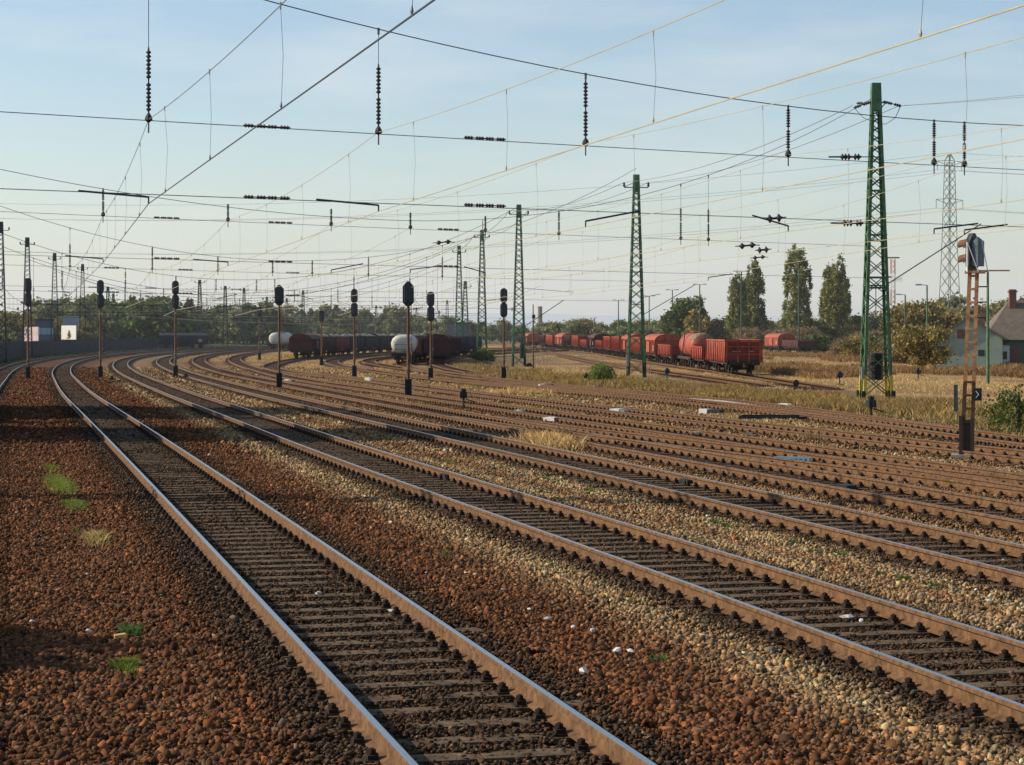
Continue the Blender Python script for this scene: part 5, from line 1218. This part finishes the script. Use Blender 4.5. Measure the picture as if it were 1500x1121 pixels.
# green gabled house
Yh = 200; Xh = px2(1419, Yh); hs = empty('green_house', (Xh, Yh, -.8), -.24); tag(hs, 'pale teal plastered house with brown gabled roof at the right edge', 'house')
wv = 6.4; ev = 3.0; ap = 5.0
mb = MB(); mb.add([(-wv/2, 0, 0), (wv/2, 0, 0), (wv/2, 0, ev), (0, 0, ap), (-wv/2, 0, ev), (-wv/2, 9, 0), (wv/2, 9, 0), (wv/2, 9, ev), (0, 9, ap), (-wv/2, 9, ev)], [(0, 1, 2, 3, 4), (9, 8, 7, 6, 5), (0, 4, 9, 5), (1, 6, 7, 2)]); mb.build('wall', M_HOUSE, hs)
mb = MB()
for s in (-1, 1):
    x0, z0 = s*(wv/2+.35), ev-.2; mb.add([(x0, -.35, z0+.02), (0, -.35, ap+.02), (0, 9.3, ap+.02), (x0, 9.3, z0+.02), (x0, -.35, z0+.16), (0, -.35, ap+.18), (0, 9.3, ap+.18), (x0, 9.3, z0+.16)], [(0, 1, 2, 3), (7, 6, 5, 4), (0, 4, 5, 1), (1, 5, 6, 2), (2, 6, 7, 3), (3, 7, 4, 0)])
rf1 = mb.build('roof', M_ROOF, hs)
mb = MB(); mb.box(1.0, 1.5, 3.0, 3.5, 3.6, 6.0); mb.box(.95, 1.55, 2.95, 3.55, 5.8, 5.9); mb.build('chimney', M_BRICK, rf1)
mb = MB(); mb.box(-1.1, -.3, -.02, .02, 3.0, 3.9); mb.build('attic_shutter', M_BRICK, hs)
mb = MB(); mb.box(.9, 1.5, -.02, .02, 1.3, 1.9); mb.build('vent', M_FENCE, hs)
mb = MB(); mb.box(-wv/2, wv/2, -.03, -.002, 0, .35); mb.build('plinth', M_CONC, hs)
# larger house behind with big roof, porch
Yb = 206; Xb = px2(1500, Yb); h2 = empty('brown_roofed_house', (Xb+.9, Yb, -.8), -.1); tag(h2, 'long low house with large brown tiled roof and brick chimney at right edge', 'house')
mb = MB(); mb.box(-3.4, 12, 0, 8, 0, 3.0); mb.build('wall', mat('dark green plaster', (.10, .15, .11), .9), h2)
mb = MB(); mb.add([(-5.0, -.6, 2.85), (12.5, -.6, 2.85), (12.5, 4, 6.9), (-1.8, 4, 6.9), (-5.0, 8.6, 2.85), (12.5, 8.6, 2.85)], [(0, 1, 2, 3), (3, 2, 5, 4), (0, 3, 4), (1, 5, 2), (0, 4, 5, 1)]); rf2 = mb.build('roof', M_ROOF, h2)
mb = MB(); mb.box(-1.9, -1.2, 3.0, 3.7, 5.2, 8.0); mb.box(-2.0, -1.1, 2.9, 3.8, 7.7, 7.85); mb.build('chimney', M_BRICK, rf2)
po = empty('dummy', (0, 0, 0)); bpy.data.objects.remove(po)
mb = MB(); mb.box(-3.4, -2.5, -1.4, -.02, 0, 2.35); pr_ = mb.build('porch', M_WHITE, h2)
mb = MB(); mb.box(-3.6, -2.3, -1.6, -.01, 2.36, 2.52); mb.build('porch_roof', M_ROOF, pr_)
mb = MB(); mb.box(-3.15, -2.75, -1.43, -1.405, .9, 1.7); mb.build('window_pane', M_GLASS, pr_)
mb = MB(); mb.box(-2.2, -1.2, -.03, -.01, .2, 2.1); mb.build('door', M_BRICK, h2)
for x in (0, 3, 6): mb = MB(); mb.box(x, x+1.0, -.03, -.01, 1.0, 2.2); mb.build('window', M_GLASS, h2)
# grey gate near the bushes
X0 = px2(1327, 235); gt = empty('wooden_gate', (X0, 235, -.75)); tag(gt, 'small grey wooden gate in front of the autumn bushes', 'gate'); mb = MB()
for q in range(9): mb.box(-.7+q*.16, -.58+q*.16, 0, .04, .05, 1.3)
mb.build('boards', M_CONC, gt)
# street lamps
def lamp(x, Y0, top, label, group, two=False, side=-1):
    X0 = px2(x, Y0); Z0 = float(zg(Y0)); H = zat(top, Y0)-Z0; root = empty('lamp_post', (X0, Y0, Z0)); tag(root, label, 'lamp post', group)
    mb = MB(); mb.bar((0, 0, 0), (0, 0, H), .11+.0001*Y0, 8, .06+.0001*Y0); mb.build('pole', M_GREEN if Y0 < 280 else M_GREEND, root)
    mb = MB()
    for s in ((-1, 1) if two else (side,)): mb.bar((0, 0, H), (s*.9, 0, H+.05), .05); 
    mb.build('arm', M_DARKM, root)
    for s in ((-1, 1) if two else (side,)): mb = MB(); mb.cbox((s*1.0, 0, H+.06), (.7, .3, .16)); mb.build('lamp_head', M_CONC, root)
GL = 'green lamp posts on the right'
X0, Y0, Z0 = gp(1447, 563)
lamp(1447, Y0, 398, 'nearest green lamp post in front of the house', GL)
lamp(1358, 240, 418, 'slim lamp post behind the autumn bushes', GL); lamp(1326, 300, 432, 'slim lamp post right of the tallest mast', GL)
for (x, Y0, top, lb) in ((985, 430, 425, 'double lamp post left of the round green trees'), (1025, 400, 417, 'tall double lamp post rising over the round green trees'), (906, 470, 440, 'double lamp post behind the second green mast'), (951, 480, 434, 'double lamp post just right of the second green mast'), (1086, 330, 398, 'green pole in front of the leftmost poplars'), (1170, 330, 372, 'green pole in front of the tallest poplar')):
    lamp(x, Y0, top, lb, GL, True)
# chimney and hall far away
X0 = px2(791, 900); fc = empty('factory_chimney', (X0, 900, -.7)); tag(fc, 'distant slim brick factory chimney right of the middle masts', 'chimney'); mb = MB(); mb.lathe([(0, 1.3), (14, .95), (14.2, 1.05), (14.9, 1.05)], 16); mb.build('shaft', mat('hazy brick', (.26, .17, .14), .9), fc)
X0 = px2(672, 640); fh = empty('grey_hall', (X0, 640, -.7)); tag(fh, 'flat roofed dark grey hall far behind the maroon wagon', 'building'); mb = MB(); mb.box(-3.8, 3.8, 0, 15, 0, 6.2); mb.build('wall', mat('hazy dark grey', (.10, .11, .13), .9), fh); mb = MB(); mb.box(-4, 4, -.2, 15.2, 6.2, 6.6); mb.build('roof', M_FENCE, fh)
# yellow building and blocks on the left
def bldg(x0, x1, top, Y0, mt, label, wins=0, d=14, wm=None, rows=3):
    Xa, Xb_ = px2(x0, Y0), px2(x1, Y0); H = zat(top, Y0)+.7; root = empty('apartment_block', ((Xa+Xb_)/2, Y0, -.7), .2); tag(root, label, 'building'); W_ = (Xb_-Xa); mb = MB(); mb.box(-W_/2, W_/2, 0, d, 0, H); mb.build('wall', mt, root)
    mb = MB(); mb.box(-W_/2-.2, W_/2+.2, -.2, d+.2, H, H+.4); mb.build('roof', M_FENCE, root)
    for i in range(wins):
        for j in range(rows):
            x = -W_/2+W_*(i+.5)/wins; z = H-2.2-j*3.0; mb = MB(); mb.box(x-.7, x+.7, -.04, -.01, z-.6, z+.7); mb.build('window', wm or M_GLASS, root)
Y_ = 800
bldg(200, 219, 449, Y_, mat('pale cream block', (.55, .50, .38), .9), 'cream apartment block left half beyond the trees, left of the third signal', 3)
bldg(217, 232, 444, Y_+6, mat('yellow block', (.62, .47, .16), .9), 'yellow apartment block beyond the trees, left of the third signal', 3)
bldg(231, 242, 445, Y_+14, mat('grey block', (.16, .17, .20), .9), 'dark grey side block joined to the yellow one', 0)
bldg(193, 226, 462, 700, mat('blue grey roof block', (.16, .20, .27), .9), 'low blue grey building below the yellow block', 4, rows=1)
bldg(65, 95, 441, 900, mat('grey tower', (.20, .21, .22), .9), 'grey flat block behind the trees at the far left', 4)
bldg(95, 135, 447, 920, mat('cream tower', (.40, .38, .33), .9), 'pale cream block behind the trees, right of the grey one', 5)
bldg(258, 290, 478, 620, mat('blue shed', (.14, .19, .28), .9), 'low blue grey shed behind the black covered wagon', 0)
bldg(52, 77, 470, 420, mat('blue shop', (.06, .085, .13), .8), 'dark blue shop building between the two billboards', 3, 10, mat('pale blue glass', (.25, .35, .45), .3), rows=1)
bldg(224, 260, 484, 600, mat('red shed', (.35, .10, .07), .9), 'low reddish shed left of the black covered wagon', 0, 6)
bldg(300, 338, 490, 700, mat('blue wall', (.10, .13, .20), .9), 'low blue wall behind the curve right of black wagon', 0, 2)
# billboards
def billboard(x0, x1, y0, y1, Y0, label, design):
    Xa, Xb_ = px2(x0, Y0), px2(x1, Y0); za, zb = zat(y1, Y0), zat(y0, Y0); W_ = Xb_-Xa; root = empty('billboard', ((Xa+Xb_)/2, Y0, -.7), -.75); W_ *= 1.36; tag(root, label, 'billboard')
    mb = MB(); mb.box(-W_/2, W_/2, 0, .15, za+.7, zb+.7); mb.build('panel', M_WHITE if design else mat('pinkish poster', (.55, .42, .40), .8, var=.25, scale=.5), root)
    mb = MB(); mb.box(-W_/2+.3, -W_/2+.5, .16, .36, 0, zb+.6); mb.box(W_/2-.5, W_/2-.3, .16, .36, 0, zb+.6); mb.build('post', M_DARKM, root)
    mb = MB()
    if design:
        mb.lathe([(0, .02), (.5, .42), (.9, .3), (1.5, .02)], 8, (W_*.04, -.03, za+1.1), (0, 0, 1)); m_ = mat('poster picture', (.35, .20, .12), .8); 
        for q in range(5): mb.box(-W_*.12+q*.25, -W_*.12+q*.25+.12, -.04, -.01, za+.85, za+1.2)
    else:
        m_ = mat('blue poster stripe', (.12, .12, .30), .8); mb.bar((-W_/2+.3, -.03, zb+.4), (-W_/2+1.0, -.03, za+2.0), .08); mb.bar((-W_/2+.3, -.03, za+2.0), (-W_/2+1.0, -.03, zb+.4), .08)
    mb.build('poster_picture', m_, root); return root
billboard(87, 114, 477, 497.5, 398, 'white billboard with a small brown picture left of the trees', True)
billboard(33, 59, 479, 500, 398, 'pinkish billboard with a blue cross at the far left', False)
X0 = px2(102, 446); o = empty('grey_blue_panel', (X0, 447, 0)); tag(o, 'grey blue board rising behind the white billboard', 'billboard'); mb = MB(); mb.box(-1.8, 1.8, 0, .2, 3.3, 6.4); mb.build('panel', mat('grey blue board', (.26, .30, .34), .6), o); mb = MB(); mb.bar((0, .3, -.7), (0, .3, 6), .12); mb.build('post', M_DARKM, o)
# concrete fence along the left verge
fr_ = empty('concrete_fence', (0, 0, 0)); tag(fr_, 'dark grey concrete panel fence along the left edge of the yard', 'fence'); pan = MB(); pos = MB(); Yq = 150; prevp = None
while Yq < 470:
    s_off = float(np.interp(Yq, [150, 244, 339, 470], [-9, -8.6, -11, -13])); X0 = float(base(Yq))+s_off; P = (X0, Yq, -.75)
    pos.box(X0-.12, X0+.12, Yq-.12, Yq+.12, -.8, 1.55)
    if prevp: 
        a, b = prevp, P; pan.add([(a[0], a[1], -.75), (b[0], b[1], -.75), (b[0], b[1], 1.45), (a[0], a[1], 1.45), (a[0]+.08, a[1]+.02, -.75), (b[0]+.08, b[1]+.02, -.75), (b[0]+.08, b[1]+.02, 1.45), (a[0]+.08, a[1]+.02, 1.45)], [(0, 1, 2, 3), (7, 6, 5, 4), (3, 2, 6, 7)])
    prevp = P; Yq += 2.9
pan.build('panels', M_FENCE, fr_); pos.build('fence_posts', M_FENCE, fr_)
# hills on the horizon
def hills(Yh_, hmax, c, name, seed):
    n = 240; xs = np.linspace(-.7, .7, n)*Yh_; h = hmax*(.45+.55*fbm(xs+seed*1000, xs*0+seed, Yh_*.12)); h2_ = h*.0
    V = np.concatenate([np.stack([xs, np.full(n, Yh_), np.full(n, -30.)], -1), np.stack([xs, np.full(n, Yh_*1.04), h], -1), np.stack([xs, np.full(n, Yh_*1.2), h*.2], -1)]); i = np.arange(n-1)
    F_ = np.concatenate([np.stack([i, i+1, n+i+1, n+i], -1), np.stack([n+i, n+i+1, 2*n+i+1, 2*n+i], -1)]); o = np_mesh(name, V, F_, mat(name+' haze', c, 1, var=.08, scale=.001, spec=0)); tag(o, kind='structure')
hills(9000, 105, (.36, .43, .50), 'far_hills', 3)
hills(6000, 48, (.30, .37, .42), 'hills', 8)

# ------------------------------------------------------------------ autumn haze hanging over the yard
hz = MB(); hz.box(-9000, 9000, 120, 12000, -60, 260); hm = bpy.data.materials.new('haze'); hm.use_nodes = True; n_ = hm.node_tree.nodes; n_.remove(n_['Principled BSDF'])
vs_ = n_.new('ShaderNodeVolumeScatter'); vs_.inputs['Color'].default_value = (.90, .95, 1, 1); vs_.inputs['Density'].default_value = .00013; vs_.inputs['Anisotropy'].default_value = .15
hm.node_tree.links.new(vs_.outputs[0], n_['Material Output'].inputs['Volume']); o = hz.build('haze', hm); tag(o, kind='structure')
sc.cycles.volume_bounces = 1
